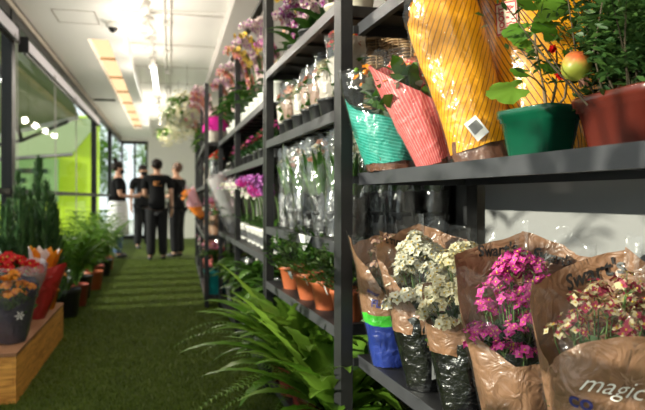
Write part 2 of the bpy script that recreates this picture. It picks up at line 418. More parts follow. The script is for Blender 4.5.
def peak(front, c=.86, corner=88, top=1.0, sk=0.0):
    """back panel with straight edges rising to a point; front = low front profile"""
    b = [(a, c+(top-c)*(1-math.sin(math.radians(a)))) for a in (corner, 96, 105, 115, 125, 135, 145, 155, 165, 174, 180)]
    f = [(-a, t+sk) for a, t in reversed(b)]
    return f + front + b
KTOP = peak([(-80,.66),(-55,.52),(0,.44),(55,.52),(80,.66)])
FTOP = [(0,.80),(70,.86),(100,.95),(180,1.05)]
# ================================================================ THE ROOM
XL, XR, YB, YE = -1.24, 1.44, -2.6, 17.07
ZC, ZS = 2.85, 2.65
def carpet_mat():
    m, nt, out = _new('artificial turf'); p = nd(nt, 'ShaderNodeBsdfPrincipled', **{'Roughness': 0.75}); p.inputs['Specular IOR Level'].default_value = 0.2
    tc = nd(nt, 'ShaderNodeTexCoord')
    n1 = nd(nt, 'ShaderNodeTexNoise', **{'Scale': 3.0, 'Detail': 6.0, 'Roughness': 0.7}); n2 = nd(nt, 'ShaderNodeTexNoise', **{'Scale': 160.0, 'Detail': 3.0})
    nt.links.new(tc.outputs['Object'], n1.inputs['Vector']); nt.links.new(tc.outputs['Object'], n2.inputs['Vector'])
    ad = nd(nt, 'ShaderNodeMath', operation='MULTIPLY_ADD'); ad.inputs[1].default_value = 0.45
    nt.links.new(n1.outputs['Fac'], ad.inputs[0]); ml = nd(nt, 'ShaderNodeMath', operation='MULTIPLY'); ml.inputs[1].default_value = 0.55
    nt.links.new(n2.outputs['Fac'], ml.inputs[0]); nt.links.new(ml.outputs[0], ad.inputs[2])
    r = nd(nt, 'ShaderNodeValToRGB'); r.color_ramp.elements[0].position = .36; r.color_ramp.elements[1].position = .64
    r.color_ramp.elements[0].color = (0.024,0.044,0.003,1); r.color_ramp.elements[1].color = (0.11,0.15,0.018,1)
    nt.links.new(ad.outputs[0], r.inputs['Fac']); nt.links.new(r.outputs['Color'], p.inputs['Base Color'])
    b = nd(nt, 'ShaderNodeBump', **{'Strength': 0.9, 'Distance': 0.02}); nt.links.new(n2.outputs['Fac'], b.inputs['Height']); nt.links.new(b.outputs['Normal'], p.inputs['Normal'])
    nt.links.new(p.outputs[0], out.inputs[0]); return m
M['turf'] = carpet_mat()
M['blade'] = leafy('turf blades', (0.040,0.072,0.006), (0.17,0.235,0.03), rough=.6, trans=.3, spec=.25)
mb = MB(); mb.box(XL, XR, YB, YE, -0.06, 0.0); struct('floor', mb, 'turf')
# turf blades on the part of the floor close enough to show them
rng = random.Random(3); mb = MB(); nv = []; nf = []
for i in range(110000):
    y = 2.7 + 8.6*rng.random()**1.5; x = rng.uniform(-1.15, 0.62); a = rng.random()*6.28; h = rng.uniform(.010,.022)
    dx, dy = math.cos(a)*.0022, math.sin(a)*.0022; lx, ly = rng.gauss(0,.007), rng.gauss(0,.007); o = len(nv)
    nv += [(x-dx, y-dy, 0), (x+dx, y+dy, 0), (x+lx, y+ly, h)]; nf.append((o, o+1, o+2))
me = bpy.data.meshes.new('artificial_grass'); me.from_pydata(nv, [], nf); me.materials.append(M['blade'])
g = bpy.data.objects.new('artificial_grass', me); COL.objects.link(g); tag(g, 'short green artificial grass covering the aisle floor', 'artificial grass', kind='stuff')
mb = MB(); mb.box(XR, XR+.1, YB, YE, 0, ZC+.1); struct('wall_right', mb, 'white')
mb = MB(); mb.box(XL-.1, XR+.1, YB-.1, YB, 0, ZC+.1); struct('wall_back', mb, 'white')
mb = MB(); mb.box(-.56, XR, YE, YE+.1, 0, ZC+.1); mb.box(XL, -.56, YE, YE+.1, 2.56, ZC+.1); struct('wall_end', mb, 'white')
# ceiling with joints, dropped soffit with the warm light recess, bulkhead over the racks
mb = MB(); mb.box(XL-.1, XR+.1, YB, YE, ZC, ZC+.1)
y = -1.4
while y < YE: mb.box(-.45, .52, y, y+.016, ZC-.004, ZC+.001, 1); y += 1.27
struct('ceiling', mb, ['ceil', 'ceil_joint'])
S0, S1, SY0, SY1 = -.80, -.60, 6.6, 14.9
mb = MB()
mb.box(XL, S0, YB, YE, ZS, ZC); mb.box(S1, -.45, YB, YE, ZS, ZC); mb.box(S0, S1, YB, SY0, ZS, ZC); mb.box(S0, S1, SY1, YE, ZS, ZC)
for x0, x1, y0, y1 in ((-.97,-.62,5.62,5.63), (-.97,-.62,6.02,6.03), (-.97,-.962,5.62,6.03), (-.628,-.62,5.62,6.03), (-.97,-.62,3.9,3.91),(-.97,-.62,4.5,4.51)): mb.box(x0, x1, y0, y1, ZS-.002, ZS+.002, 1)
struct('trim_1', mb, ['ceil', 'ceil_joint'])
mb = MB(); mb.box(.52, XR, YB, YE, 2.70, ZC); struct('trim_2', mb, 'bulk')
M['warm'] = emis('warm light strip', (1.0,0.66,0.36), 1.15)
M['cool'] = emis('linear lamp', (1.0,0.97,0.90), 4.0)
M['timber_lt'] = plain('warm timber recess', (0.62,0.40,0.22), 0.5)
t = thing('recessed_light', 'long warm light recess set into the lowered ceiling along the windows', 'ceiling light', (0,0,0))
mb = MB(); mb.box(S0+.002, S1-.002, SY0+.004, SY1-.004, 2.73, 2.745); mb.build('diffuser', 'warm', t, smooth=False)
for k in range(8):
    mb = MB(); yy = SY0+.02+(SY1-SY0-.04)*k/7; mb.box(S0+.004, S1-.004, yy-.012, yy+.012, 2.70, 2.728); mb.build('divider', 'timber_lt', t, smooth=False)
# left wall: header, black frames and glass
mb = MB(); mb.box(XL-.1, XL, YB, YE, 2.58, ZC); mb.box(XL, XL+.02, YB, YE, 2.585, 2.635); mb.box(XL, XL+.022, YB, YE, 2.638, 2.65, 1); struct('wall_left', mb, ['header','frame'])
def window(n, y0, y1, x=XL, transom=(1.10,1.145)):
    f = MB()
    f.box(x-.06, x+.02, y0-.055, y0+.055, 0, 2.58)
    for z0, z1 in ((2.50,2.58), transom, (0,.10)): f.box(x-.05, x+.012, y0+.055, y1, z0, z1)
    o = f.build('window_%d' % n, 'frame', None, smooth=False); o['kind'] = 'structure'
    g = MB(); g.box(x-.022, x-.018, y0+.055, y1, .10, 2.50); g.build('glass', 'glass', o, smooth=False)
window(1, -2.5, -0.4); window(2, -.34, 5.44); window(3, 5.48, 11.26); window(4, 11.30, 14.2); window(5, 14.2, 17.0)
f = MB()
for x0 in (XL, -.92, -.62): f.box(x0, x0+.05, YE, YE+.05, 0, 2.56)
for z0, z1 in ((2.48,2.56), (1.10,1.145), (0,.1)): f.box(XL, -.56, YE+.002, YE+.045, z0, z1)
o = f.build('window_6', 'frame', None, smooth=False); o['kind'] = 'structure'
g = MB(); g.box(XL, -.56, YE+.02, YE+.024, .1, 2.5); g.build('glass', 'glass', o, smooth=False)
# wall panel behind the near rack is built in rack space further down
# roller blinds
def blind(y0, y1, label, ch):
    t = thing('roller_blind', label, 'roller blind', (XL+.06, y0, 2.335), 0, 'roller blinds on the window wall')
    mb = MB(); mb.box(-.035, .035, 0, y1-y0, -.04, .05); mb.build('cassette', 'blind', t, smooth=False)
    mb = MB(); mb.tube([(0,.03,-.055), (0,y1-y0-.03,-.055)], .014, 8); mb.build('bottom_bar', 'frame', t)
    for yy in ch:
        mb = MB(); mb.tube([(.045,yy,-.02),(.05,yy,-.7),(.047,yy+.02,-1.5),(.05,yy+.05,-1.52),(.05,yy+.07,-1.5),(.05,yy+.06,-.6),(.045,yy+.06,-.02)], .003, 5)
        mb.build('pull_chain', 'cord', t)
    for q in (-.02, y1-y0): mb = MB(); mb.box(-.04,.04,q,q+.02,-.06,.07); mb.build('end_bracket', 'frame', t, smooth=False)
M['blind'] = plain('pale lilac blind cassette', (0.60,0.58,0.66), 0.5)
M['cord'] = plain('pale cord', (0.30,0.28,0.25), 0.6)
blind(.9, 5.3, 'pale roller blind rolled up over the nearest tall window', (4.25,))
blind(5.65, 11.1, 'pale rolled up blind between the two thick black posts', (1.15, 2.6))
# ceiling fittings
t = thing('dome_camera', 'white dome security camera with dark lens under the lowered ceiling', 'security camera', (-.50, 5.95, ZS))
mb = MB(); mb.lathe([(.001,0),(.062,0),(.062,-.03),(.052,-.045),(.001,-.045)], 20); mb.build('housing', 'white', t)
mb = MB(); mb.ball((0,0,-.045), .042, 14, 8); mb.build('lens', 'blackplastic', t)
t = thing('ceiling_vent', 'narrow black air slot across the lowered ceiling by the warm strip', 'vent', (-1.02, 10.6, ZS-.004))
mb = MB(); mb.box(-.17,.17,-.06,.06,-.008,0); mb.build('slot_frame', 'frame', t, smooth=False)
mb = MB()
for k in range(4): mb.box(-.15,.15,-.045+k*.026,-.035+k*.026,-.013,-.007)
mb.build('slat', 'steel', t, smooth=False)
t = thing('conduit', 'pair of thin white conduits running along the aisle ceiling', 'conduit', (0,0,0))
mb = MB()
for x, y0 in ((-.055,-2.0), (.0,-2.0)): mb.tube([(x,y0,ZC-.03),(x,16.5,ZC-.03)], .011, 8)
mb.tube([(-.2,6.1,ZC-.02),(.5,6.05,ZC-.02)], .010, 6)
for k in range(14): mb.box(-.075,.02,-1+k*1.25,-.97+k*1.25,ZC-.045,ZC)
mb.build('pipe', 'white', t)
t = thing('lighting_track', 'white lighting track mounted along the middle of the ceiling', 'lighting track', (0,0,0))
mb = MB(); mb.box(-.225,-.19,1.0,15.6,ZC-.04,ZC-.001); mb.build('rail', 'white', t, smooth=False)
t = thing('linear_lamp', 'lit white linear lamp hanging from the lighting track', 'lamp', (-.205, 8.35, ZC-.045))
mb = MB(); mb.box(-.04,.04,0,2.1,-.05,0); mb.build('housing', 'white', t, smooth=False)
mb = MB(); mb.box(-.034,.034,.03,2.07,-.058,-.051); mb.build('diffuser', 'cool', t, smooth=False)
M['spotlens'] = emis('spot lens', (1.0,0.92,0.8), 6.0)
sp_lab = ['nearest white track spotlight, black mouthed, at top of the ceiling', 'second white track spotlight with a black mouth', 'third white track spotlight tilted aside',
          'fourth white track spotlight before the lit linear lamp', 'track spotlight just beyond the lit linear lamp', 'sixth track spotlight towards the far end', 'seventh track spotlight towards the far end', 'farthest track spotlight near the end wall']
proto = None
for k, (yy, tx, tz) in enumerate([(5.55,.5,.3),(6.2,.4,-.4),(7.0,-.6,.6),(7.9,.7,.2),(11.2,.5,.5),(12.0,-.5,.2),(12.9,.6,-.4),(13.9,.4,.2)]):
    if proto is None:
        proto = thing('track_spotlight', '', 'spotlight', (0,0,0), 0, 'spotlights on the ceiling track')
        mb = MB(); mb.box(-.016,.016,-.06,.06,-.03,0); mb.tube([(0,0,-.03),(0,0,-.07)], .008, 6); mb.build('mount', 'white', proto)
        mb = MB(); R = Matrix.Rotation(.8,3,'X'); mb.lathe([(.001,.05),(.030,.05),(.034,-.07),(.030,-.07),(.028,-.05),(.001,-.05)], 14, rot=R, c=(0,0,-.10)); mb.build('lamp_head', 'white', proto)
        mb = MB(); mb.lathe([(.001,-.055),(.029,-.056),(.029,-.074),(.027,-.074),(.026,-.06)], 14, rot=R, c=(0,0,-.10)); mb.build('lens', 'blackplastic', proto)
        o = proto
    else: o = copy_tree(proto)
    placed(o, (-.205, yy, ZC-.041), tz*2.2, sp_lab[k], 'spotlights on the ceiling track')
# ---------------------------------------------------------------- outside, beyond the glass
M['pave'] = plain('pale paving', (0.78,0.75,0.70), 0.8, c2=(0.72,0.70,0.65), scale=1.5)
M['lime'] = plain('lime green painted wall', (0.66,0.90,0.03), 0.6, c2=(0.62,0.86,0.03), scale=1, keep=True)
M['signgreen'] = plain('pale green signboard', (0.38,0.66,0.26), 0.5)
M['signdark'] = plain('dark green sign letters', (0.012,0.06,0.03), 0.5)
M['awning'] = plain('sage green awning cloth', (0.20,0.26,0.09), 0.8)
M['awning_w'] = plain('white awning valance', (0.85,0.86,0.78), 0.6)
mb = MB(); mb.box(-16, XL-.06, YB-3, 34, -.12, -.06); mb.box(XL-.06, 10, YE+.12, 34, -.12, -.06); struct('ground', mb, 'pave')
t = thing('shop_front', 'lime green painted shop front across the yard outside', 'building', (0,20,-.06))
mb = MB(); mb.box(-10,-2.1,0,.3,0,3.6); mb.build('wall', 'lime', t, smooth=False)
mb = MB(); mb.box(-8.0,-3.22,-.08,-.002,1.02,2.3); sb = mb.build('signboard', 'signgreen', t, smooth=False)
text_mesh('lettering', 'ET', .95, 'signdark', sb, lambda x, y: Vector((-4.05+x, -.09, 1.32+y)), .03)
t = thing('awning', 'sage green awning on black arms outside the tall windows', 'awning', (0,0,0))
mb = MB(); mb.box(-7.5,-1.45,0,.02,0,0)
mb = MB(); mb.add([(-4.2,4.6,3.35),(-1.42,4.6,3.75),(-1.42,10.6,2.38),(-4.2,10.6,1.62),(-4.2,4.6,3.37),(-1.42,4.6,3.77),(-1.42,10.6,2.40),(-4.2,10.6,1.64)], [(0,1,2,3),(4,7,6,5),(0,4,5,1),(1,5,6,2),(2,6,7,3),(3,7,4,0)])
mb.build('cloth', 'awning', t, smooth=False)
mb = MB(); mb.add([(-4.2,10.6,1.56),(-1.42,10.6,2.32),(-1.42,10.6,2.40),(-4.2,10.6,1.64),(-4.2,10.66,1.56),(-1.42,10.66,2.32),(-1.42,10.66,2.40),(-4.2,10.66,1.64)], [(0,3,2,1),(4,5,6,7),(0,1,5,4),(3,7,6,2),(0,4,7,3),(1,2,6,5)])
mb.build('valance', 'awning_w', t, smooth=False)
mb = MB(); mb.tube([(-4.1,10.5,1.5),(-2.9,10.45,1.80),(-2.2,10.4,1.95),(-1.5,10.2,2.24)], .03, 8); mb.tube([(-2.2,10.4,1.95),(-1.9,7.5,2.75),(-1.5,5.6,3.3)], .03, 8); mb.build('arm', 'frame', t)
t = thing('awning', 'second sage awning fixed to the lime green shop front', 'awning', (0,0,0))
mb = MB(); mb.add([(-8,14.2,1.50),(-2.0,14.2,2.02),(-2.0,19.9,3.45),(-8,19.9,3.45),(-8,14.2,1.52),(-2.0,14.2,2.04),(-2.0,19.9,3.47),(-8,19.9,3.47)], [(0,1,2,3),(4,7,6,5),(0,4,5,1),(1,5,6,2),(2,6,7,3),(3,7,4,0)])
mb.build('cloth', 'awning', t, smooth=False)
mb = MB(); mb.tube([(-8,14.15,1.47),(-2.0,14.15,1.99)], .04, 8); mb.build('front_bar', 'frame', t)
t = thing('added_sun_screen', 'low white and blue screen added outside the nearest window to shade the floor', 'screen', (-1.75,0,-.06))  # made-up block that keeps the sun off the near turf
M['screen'] = plain('white screen', (0.75,0.78,0.82), 0.5); M['screen_b'] = plain('blue screen', (0.05,0.16,0.42), 0.5)
mb = MB(); mb.box(-.04,.0,2.0,6.2,0,.95); mb.build('panel', 'screen', t, smooth=False)
mb = MB(); mb.box(-.045,.006,2.0,6.2,.30,.50); mb.build('stripe', 'screen_b', t, smooth=False)
# trees seen through the end windows
for k, (x, y, h, lab) in enumerate([(-3.2,27,4.2,'leafy tree outside beyond the end windows, nearest the corner post'), (-.2,31,4.6,'leafy tree outside beyond the end windows, behind the masked woman')]):
    r2 = random.Random(k+50); t = thing('tree', lab, 'tree', (x,y,-.06), 0, 'trees outside the end windows')
    mb = MB(); mb.tube([(0,0,0),(.05,0,1.2),(0,.1,2.2),(.1,0,h-.8)], [.12,.1,.08,.04], 8); mb.build('trunk', 'bark', t)
    mb = MB()
    for i in range(2600):
        d = Vector((r2.gauss(0,1), r2.gauss(0,1), r2.gauss(0,1))).normalized()*(r2.random()**.4)
        mb.leaf((d.x*1.5, d.y*1.3, h-1.6+d.z*1.5), (d.x+r2.gauss(0,.5), d.y, .3+r2.gauss(0,.4)), .22, .13, .4, 2, .2)
    mb.build('crown', 'leaf_b', t)
for k, (x, y, lab) in enumerate([(-3.3,.55,'slender tree added outside the windows to dapple the sun, nearer the camera'), (-3.1,2.1,'slender tree added outside the windows to dapple the sun, beside the low screen')]):
    r2 = random.Random(k+60); t = thing('dapple_tree', lab, 'tree', (x,y,-.06), 0, None)  # made-up tree out of view, its leaves break up the sun on the rack
    mb = MB(); mb.tube([(0,0,0),(.03,0,.8),(0,.05,1.4),(.05,0,2.2)], [.03,.025,.02,.008], 7)
    for i in range(9): a = i*2.4; mb.tube([(0,.03,1.0+i*.1),(math.cos(a)*.3,math.sin(a)*.35,1.25+i*.11)], [.008,.004], 5)
    mb.build('trunk', 'bark', t); mb = MB()
    for i in range(110):
        a = r2.random()*6.28; q = r2.random()**.5; mb.leaf((math.cos(a)*.45*q, math.sin(a)*.62*q, r2.uniform(1.15,2.3)), (math.cos(a), math.sin(a), r2.uniform(-.6,.8)), .20, .085, .5, 3, .2)
    mb.build('crown', 'leaf_b', t)
# ================================================================ RACKS
class Rack:
    def __init__(s, ox, oz, dx, dz, L, D, label, shelves, posts, inset=0.0, H=2.19, top=True, lip=.04, back=None):
        n = math.hypot(dx, dz); s.u = cam2w(dx/n, dz/n); s.v = cam2w(dz/n, -dx/n); s.o = cam2w(ox, oz)
        s.L, s.D = L, D; s.rz = math.atan2(s.u.y, s.u.x)
        s.face = math.atan2(s.v.y, s.v.x) - PI/2       # rz that turns a thing's front (-Y) to the aisle
        t = thing('shelving_rack', label, 'shelving rack', s.o, s.rz, None); s.t = t
        for p in posts:
            for d in (0, D-.042):
                mb = MB(); w = .004
                if d == 0: mb.box(p, p+.04, -.006, 0, 0, H); mb.box(p, p+.006, -.042, -.006, 0, H); mb.box(p+.034, p+.04, -.042, -.006, 0, H); mb.box(p+.006, p+.034, -.042, -.038, 0, H, 0)
                else: mb.box(p, p+.04, -d-.042, -d, 0, H)
                mb.build('post', 'steel', t, smooth=False)
        for h in shelves:
            mb = MB(); a, b = posts[0]+.04, posts[-1]
            mb.box(a, b, -D+.044, -inset-.003, h-.006, h)                        # deck
            mb.box(a, b, -inset-.003, -inset, h-lip, h, 1)                # front lip
            mb.box(a, b, -inset-.02, -inset-.003, h-lip, h-lip+.003, 1)
            mb.box(a, b, -D+.044, -D+.05, h-lip, h)
            for xx in (a, b-.004): mb.box(xx, xx+.004, -D+.05, -inset-.003, h-lip, h-.006)
            k = a+.1
            while k < b-.05: mb.box(k, k+.012, -D+.05, -inset-.02, h-.02, h-.006); k += .22
            mb.build('shelf', ['steel', 'steel_lt'], t, smooth=False)
        if inset:
            for h in shelves:
                for a in (posts[0]+.04, posts[-1]-.012): mb = MB(); mb.box(a, a+.012, -inset, -.042, h-.035, h-.01); mb.build('bracket', 'steel', t, smooth=False)
        if top:
            mb = MB(); mb.box(posts[0], posts[-1]+.04, -.04, -.0, H, H+.025); mb.box(posts[0], posts[-1]+.04, -D, -D+.04, H, H+.025)
            for p in (posts[0], posts[-1]): mb.box(p, p+.04, -D+.04, -.04, H, H+.025)
            mb.build('top_rail', 'steel', t, smooth=False)
        if back:
            mb = MB(); mb.box(posts[0]+.04, posts[-1], -D+.008, -D+.002, back[0], back[1]); mb.build('back_panel', 'frame', t, smooth=False)
    def P(s, a, d, h): 
        q = s.o + s.u*a + s.v*d; return Vector((q.x, q.y, h))
RA = Rack(.052, 2.175, -.279, .960, 1.4, .52, 'charcoal steel rack nearest the camera, full of wrapped flowering plants', [.532,1.155,1.668], [-1.47,-.04], inset=.06, H=2.19)
RB = Rack(.052, 2.175, -.279, .960, 1.3, .52, 'charcoal steel rack with orchids, wrapped pots and herbs above the ferns', [.12,.62,.916,1.38,1.756], [0.0,1.28], back=(.12,1.75))
RC = Rack(-.322, 3.461, -.253, .967, 2.7, .50, 'third charcoal rack along the aisle holding lilac orchids in white pots', [.12,.75,1.30,1.61], [0.0,1.35,2.70], back=(.12,1.6))
RD = Rack(-1.148, 6.1, -.22, .975, 4.2, .50, 'farthest dark rack crammed with bright wrapped flowers', [.12,.70,1.20,1.62], [0.0,1.4,2.8,4.16], back=(.12,1.6), top=False)
# light grey wall panel that closes the back of the near rack
mb = MB(); q = Matrix.Translation(RA.o) @ Matrix.Rotation(RA.rz, 4, 'Z')
mb.box(-1.9, -.045, -.575, -.550, 0.0, 2.35, 0, q); mb.box(-1.9, -.045, -.549, -.547, .62, .628, 0, q); struct('wall_panel', mb, 'panel')
# ================================================================ LIGHT
sun = bpy.data.lights.new('sun', 'SUN'); sun.energy = 7.5; sun.angle = 0.008; sun.color = (1.0,0.93,0.80)
so = bpy.data.objects.new('sun', sun); COL.objects.link(so)
so.rotation_euler = Vector((1.0, .10, -.18)).to_track_quat('-Z', 'Y').to_euler()
w = bpy.data.worlds.new('sky'); scene.world = w; w.use_nodes = True; nt = w.node_tree
bg = nt.nodes['Background']; bg.inputs['Color'].default_value = (0.86,0.93,1.0,1); bg.inputs['Strength'].default_value = 1.3
def area(name, loc, size, sy, power, col, rot=(0,0,0)):
    l = bpy.data.lights.new(name, 'AREA'); l.shape = 'RECTANGLE'; l.size = size; l.size_y = sy; l.energy = power; l.color = col
    o = bpy.data.objects.new(name, l); COL.objects.link(o); o.location = loc; o.rotation_euler = rot; return o
area('linear_lamp_light', (-.205, 9.4, ZC-.12), .07, 2.0, 12, (1,.96,.88))
for k, yy in enumerate((-1.2,.6,2.2,3.8,5.55,6.2,7.0,7.9,11.2,12.0,12.9,13.9)):  # added point lights below the track to brighten the ceiling, some without a fixture
    l = bpy.data.lights.new('ceiling_fill_light', 'POINT'); l.energy = 9 if yy > 5 else 17; l.shadow_soft_size = .05; l.color = (1,.90,.76)
    o = bpy.data.objects.new('ceiling_fill_light', l); COL.objects.link(o); o.location = (-.205, yy-.02, ZC-.50)
cam = bpy.data.cameras.new('camera'); co = bpy.data.objects.new('camera', cam); COL.objects.link(co)
cam.sensor_width = 36; cam.lens = 35.0; cam.shift_y = -7/645; cam.clip_start = .02
co.location = (0,0,CAMH); co.rotation_euler = (PI/2, 0, -math.atan2(FX, FY))
cam.dof.use_dof = True; cam.dof.focus_distance = 1.45; cam.dof.aperture_fstop = 4.2
scene.camera = co
scene.view_settings.view_transform = 'Standard'; scene.view_settings.look = 'None'; scene.view_settings.exposure = 0.35; scene.view_settings.gamma = 1
scene.view_settings.use_curve_mapping = False
scene.cycles.transparent_max_bounces = 24; scene.cycles.max_bounces = 8; scene.cycles.use_denoising = True; scene.cycles.sample_clamp_indirect = 6
scene.cycles.caustics_reflective = False; scene.cycles.caustics_refractive = False
# ================================================================ NEAR RACK, LOWER SHELF: wrapped kalanchoes
def vrz(p): return math.atan2(p.y, p.x) - PI/2
def kal(name, label, cat, a, d, h, paper_m, petal_m, seed, H=.45, rb=.056, rt=.15, flat=.62, yaw=0, tilt=(0,0), nfl=22, R=.088, fz=(.20,.38), br=.0085, per=13,
        ktop=KTOP, ftop=FTOP, foot=None, leafm='leaf', film='film', amp=.012, center='f_yellow', rack=RA, group=None, spread=.026, lz=(.10,.26), k=4, ysh=-.01):
    p = rack.P(a, d, h); rng = random.Random(seed)
    t = thing(name, label, cat, p, vrz(p)+yaw, group, tilt)
    pot(t, .040, .052, .095, 'pot_black')
    s = Sleeve(rb, rt, H, .004, flat, amp, seed)
    if foot:
        f = Sleeve(rb-.001, rt-.004, H, .003, flat, .010, seed+9)
        f.sheet(MB(), [(0,foot),(180,foot)], na=48, nt=10, edge=.06).build('foot_wrap', 'film_dark', t)
    s.sheet(MB(), ktop, edge=.014, na=72, bottom=(foot-.09 if foot else 0)).build('paper_sleeve', paper_m, t)
    s.sheet(MB(), ftop, off=.005, na=60, nt=18, edge=.05, bottom=(foot-.05 if foot else 0)).build('clear_sleeve', film, t)
    mb = MB(); bush(mb, rng, 150, R*.62, lz[0], lz[1], .045, .034, 0, up=.9, droop=.5, flat=.6, seg=3, inner=.1); mb.build('foliage', leafm, t)
    mb = MB(); umbels(mb, rng, nfl, R, fz[0], fz[1], br, per, k, 0, 1, spread, 2, flat=.72, ysh=ysh); mb.build('flowers', [petal_m, center, 'stem'], t)
    return t, s
def fin(t, s, a=PI, w=.016, t0=.80, t1=1.06, out=.0, mat='film_soft'):
    """pinched seam of the clear sleeve standing up at the back"""
    mb = MB(); n = 8
    for i in range(n+1):
        tt = lerp(t0, t1, i/n)
        q0 = s.p(a, tt, .004); q1 = s.p(a-.10, tt, .003-.012); q2 = s.p(a+.10, tt, .003-.012)
        o = len(mb.v); mb.v += [tuple(q1), tuple(q0), tuple(q2)]
        if i: mb.f += [(o-3,o-2,o+1,o),(o-2,o-1,o+2,o+1)]; mb.mi += [0,0]
    mb.build('sleeve_seam', mat, t)
WHT = 'potted kalanchoe'
t, s = kal('potted_kalanchoe', 'dusty pink kalanchoe in kraft paper with a blue and green foot', 'potted plant', -.189, .125, .532, 'kraft_blue', 'f_pale', 11, H=.43, rb=.058, rt=.118, flat=.75,
    yaw=.25, tilt=(0,-.05), nfl=18, R=.075, fz=(.30,.41), br=.008, per=14, leafm='leaf_g', ktop=[(-180,.95),(-120,.9),(-95,.97),(-60,.80),(-20,.56),(20,.48),(60,.62),(120,.9),(180,.98)], ftop=[(0,.86),(80,1.0),(180,1.04)], spread=.02)
s.text(t, 'FLOR', .034, 'ink_blue', -.40, .45, .006, .0012, rot=-.12)
s.text(t, 'amor', .020, 'ink_blue', -.75, .55, .006, .0006, rot=-.3)
t, s = kal('potted_kalanchoe', 'white kalanchoe in kraft over a crinkled black foot with a barcode sticker', 'potted plant', -.439, .128, .532, 'kraft', 'f_white', 12, H=.46, rb=.060, rt=.138, flat=.62,
    yaw=.10, tilt=(0,-.03), nfl=46, R=.098, fz=(.23,.41), br=.0145, per=21, foot=.44, ktop=peak([(-80,.80),(-60,.70),(0,.42),(60,.50),(80,.7)], .88), leafm='leaf_g', k=5)
# the kraft starts above the black foot
s.text(t, "Swart's", .036, 'ink', PI+.62, .86, -.007, .0008, rot=.25, shear=.2, name='print')
mb = MB()
for i in range(5):
    for j in range(5):
        mb.v.append(tuple(s.p(.10+.13*i, .085+.045*j, .006)))
for i in range(4):
    for j in range(4): mb.f.append((i*5+j,(i+1)*5+j,(i+1)*5+j+1,i*5+j+1)); mb.mi.append(0)
st = mb.build('barcode_sticker', 'tag', t)
mb = MB()
for i in range(9):
    a0 = .18+.045*i; a1 = a0+.018+.009*(i % 3)
    for tt in (.12,.155,.19): pass
    o = len(mb.v); mb.v += [tuple(s.p(a0,.11,.0075)),tuple(s.p(a1,.11,.0075)),tuple(s.p(a1,.165,.0075)),tuple(s.p(a1,.22,.0075)),tuple(s.p(a0,.22,.0075)),tuple(s.p(a0,.165,.0075))]
    mb.f.append((o,o+1,o+2,o+3,o+4,o+5)); mb.mi.append(0)
mb.build('print', 'ink', st)
fin(t, s)
t, s = kal('potted_kalanchoe', 'white kalanchoe beside the magenta one, kraft above a shiny black foot', 'potted plant', -.657, .130, .532, 'kraft', 'f_cream', 13, H=.43, rb=.060, rt=.140, flat=.60,
    yaw=-.02, nfl=46, R=.100, fz=(.22,.395), br=.0145, per=21, foot=.44, ktop=[(-180,.80),(-110,.72),(-80,.56),(-40,.50),(0,.58),(60,.62),(100,.72),(180,.80)], k=5)
fin(t, s, PI-.5)
t, s = kal('potted_kalanchoe', 'magenta kalanchoe in printed kraft paper under clear film', 'potted plant', -.887, .132, .532, 'kraft', 'f_magenta', 14, H=.455, rb=.058, rt=.158, flat=.60,
    yaw=-.06, nfl=46, R=.108, fz=(.19,.40), br=.0112, per=18, ktop=peak([(-80,.72),(-60,.55),(0,.42),(50,.44),(80,.60)], .89), leafm='leaf_d')
s.text(t, "Swart's", .037, 'ink', PI+.42, .885, -.007, .0009, rot=.12, shear=.25, inside=True, name='print')
s.text(t, "Swart's", .037, 'ink', PI-.50, .85, -.007, .0009, rot=-.15, shear=.25, inside=True, name='print')
s.text(t, "T", .024, 'ink', PI+.16, .70, -.007, .0005, rot=.1, inside=True, name='print')
fin(t, s)
t, s = kal('potted_kalanchoe', 'cream and wine red kalanchoe in kraft with white script on its front', 'potted plant', -1.116, .135, .532, 'kraft', 'f_yellowred', 15, H=.44, rb=.062, rt=.160, flat=.60,
    yaw=-.12, tilt=(0,.10), nfl=22, R=.105, fz=(.27,.375), br=.0098, per=15, ktop=peak([(-80,.60),(-60,.50),(-20,.64),(20,.72),(60,.74),(80,.77)], .82), ysh=0)
s.text(t, "Swart's", .043, 'ink', PI+.34, .84, -.007, .0010, rot=.42, shear=.25, inside=True, name='print')
s.text(t, "magic", .042, 'ink_white', .14, .475, .007, -.0002, rot=.0, shear=.5, name='print')
s.text(t, "co", .038, 'ink_blue', -.24, .40, .007, .0008, rot=-.0, name='print')
fin(t, s, PI-.1, t0=.66)
# ================================================================ NEAR RACK, UPPER SHELF
def upper(name, label, a, d, paper_m, seed, H, rb, rt, flat, yaw, tilt, ktop, ftop, foot_h, amp=.010, film='film', leafs=None, z0=.002):
    p = RA.P(a, d, 1.155); t = thing(name, label, 'wrapped bouquet', p, vrz(p)+yaw, None, tilt)
    s = Sleeve(rb, rt, H, z0, flat, amp, seed)
    Sleeve(rb-.002, rt-.01, H, z0, flat, .016, seed+3).sheet(MB(), [(0,foot_h/H),(180,foot_h/H)], nt=8).build('foot_wrap', 'kraft_foot', t)
    s.sheet(MB(), ktop, off=.003, bottom=foot_h/H*.55, edge=.02).build('paper_sleeve', paper_m, t)
    s.sheet(MB(), ftop, off=.008, nt=18, edge=.04).build('clear_sleeve', film, t)
    if leafs:
        rng = random.Random(seed); mb = MB(); leafs(mb, rng); mb.build('foliage', ['leaf_g', 'leaf', 'leaf_b', 'f_orange', 'f_salmon', 'f_red'], t)
    return t, s
def lv_teal(mb, rng):
    bush(mb, rng, 70, .10, .13, .29, .06, .030, 0, up=.8, flat=.6); bush(mb, rng, 30, .08, .14, .24, .07, .035, 1, up=.8, flat=.6)
    for i in range(26):
        a = rng.random()*6.28; mb.ball((math.cos(a)*.10*rng.uniform(.3,1)-.02, math.sin(a)*.05, rng.uniform(.28,.33)), .009, 6, 5, rng.choice([2,2,2,2,3]))
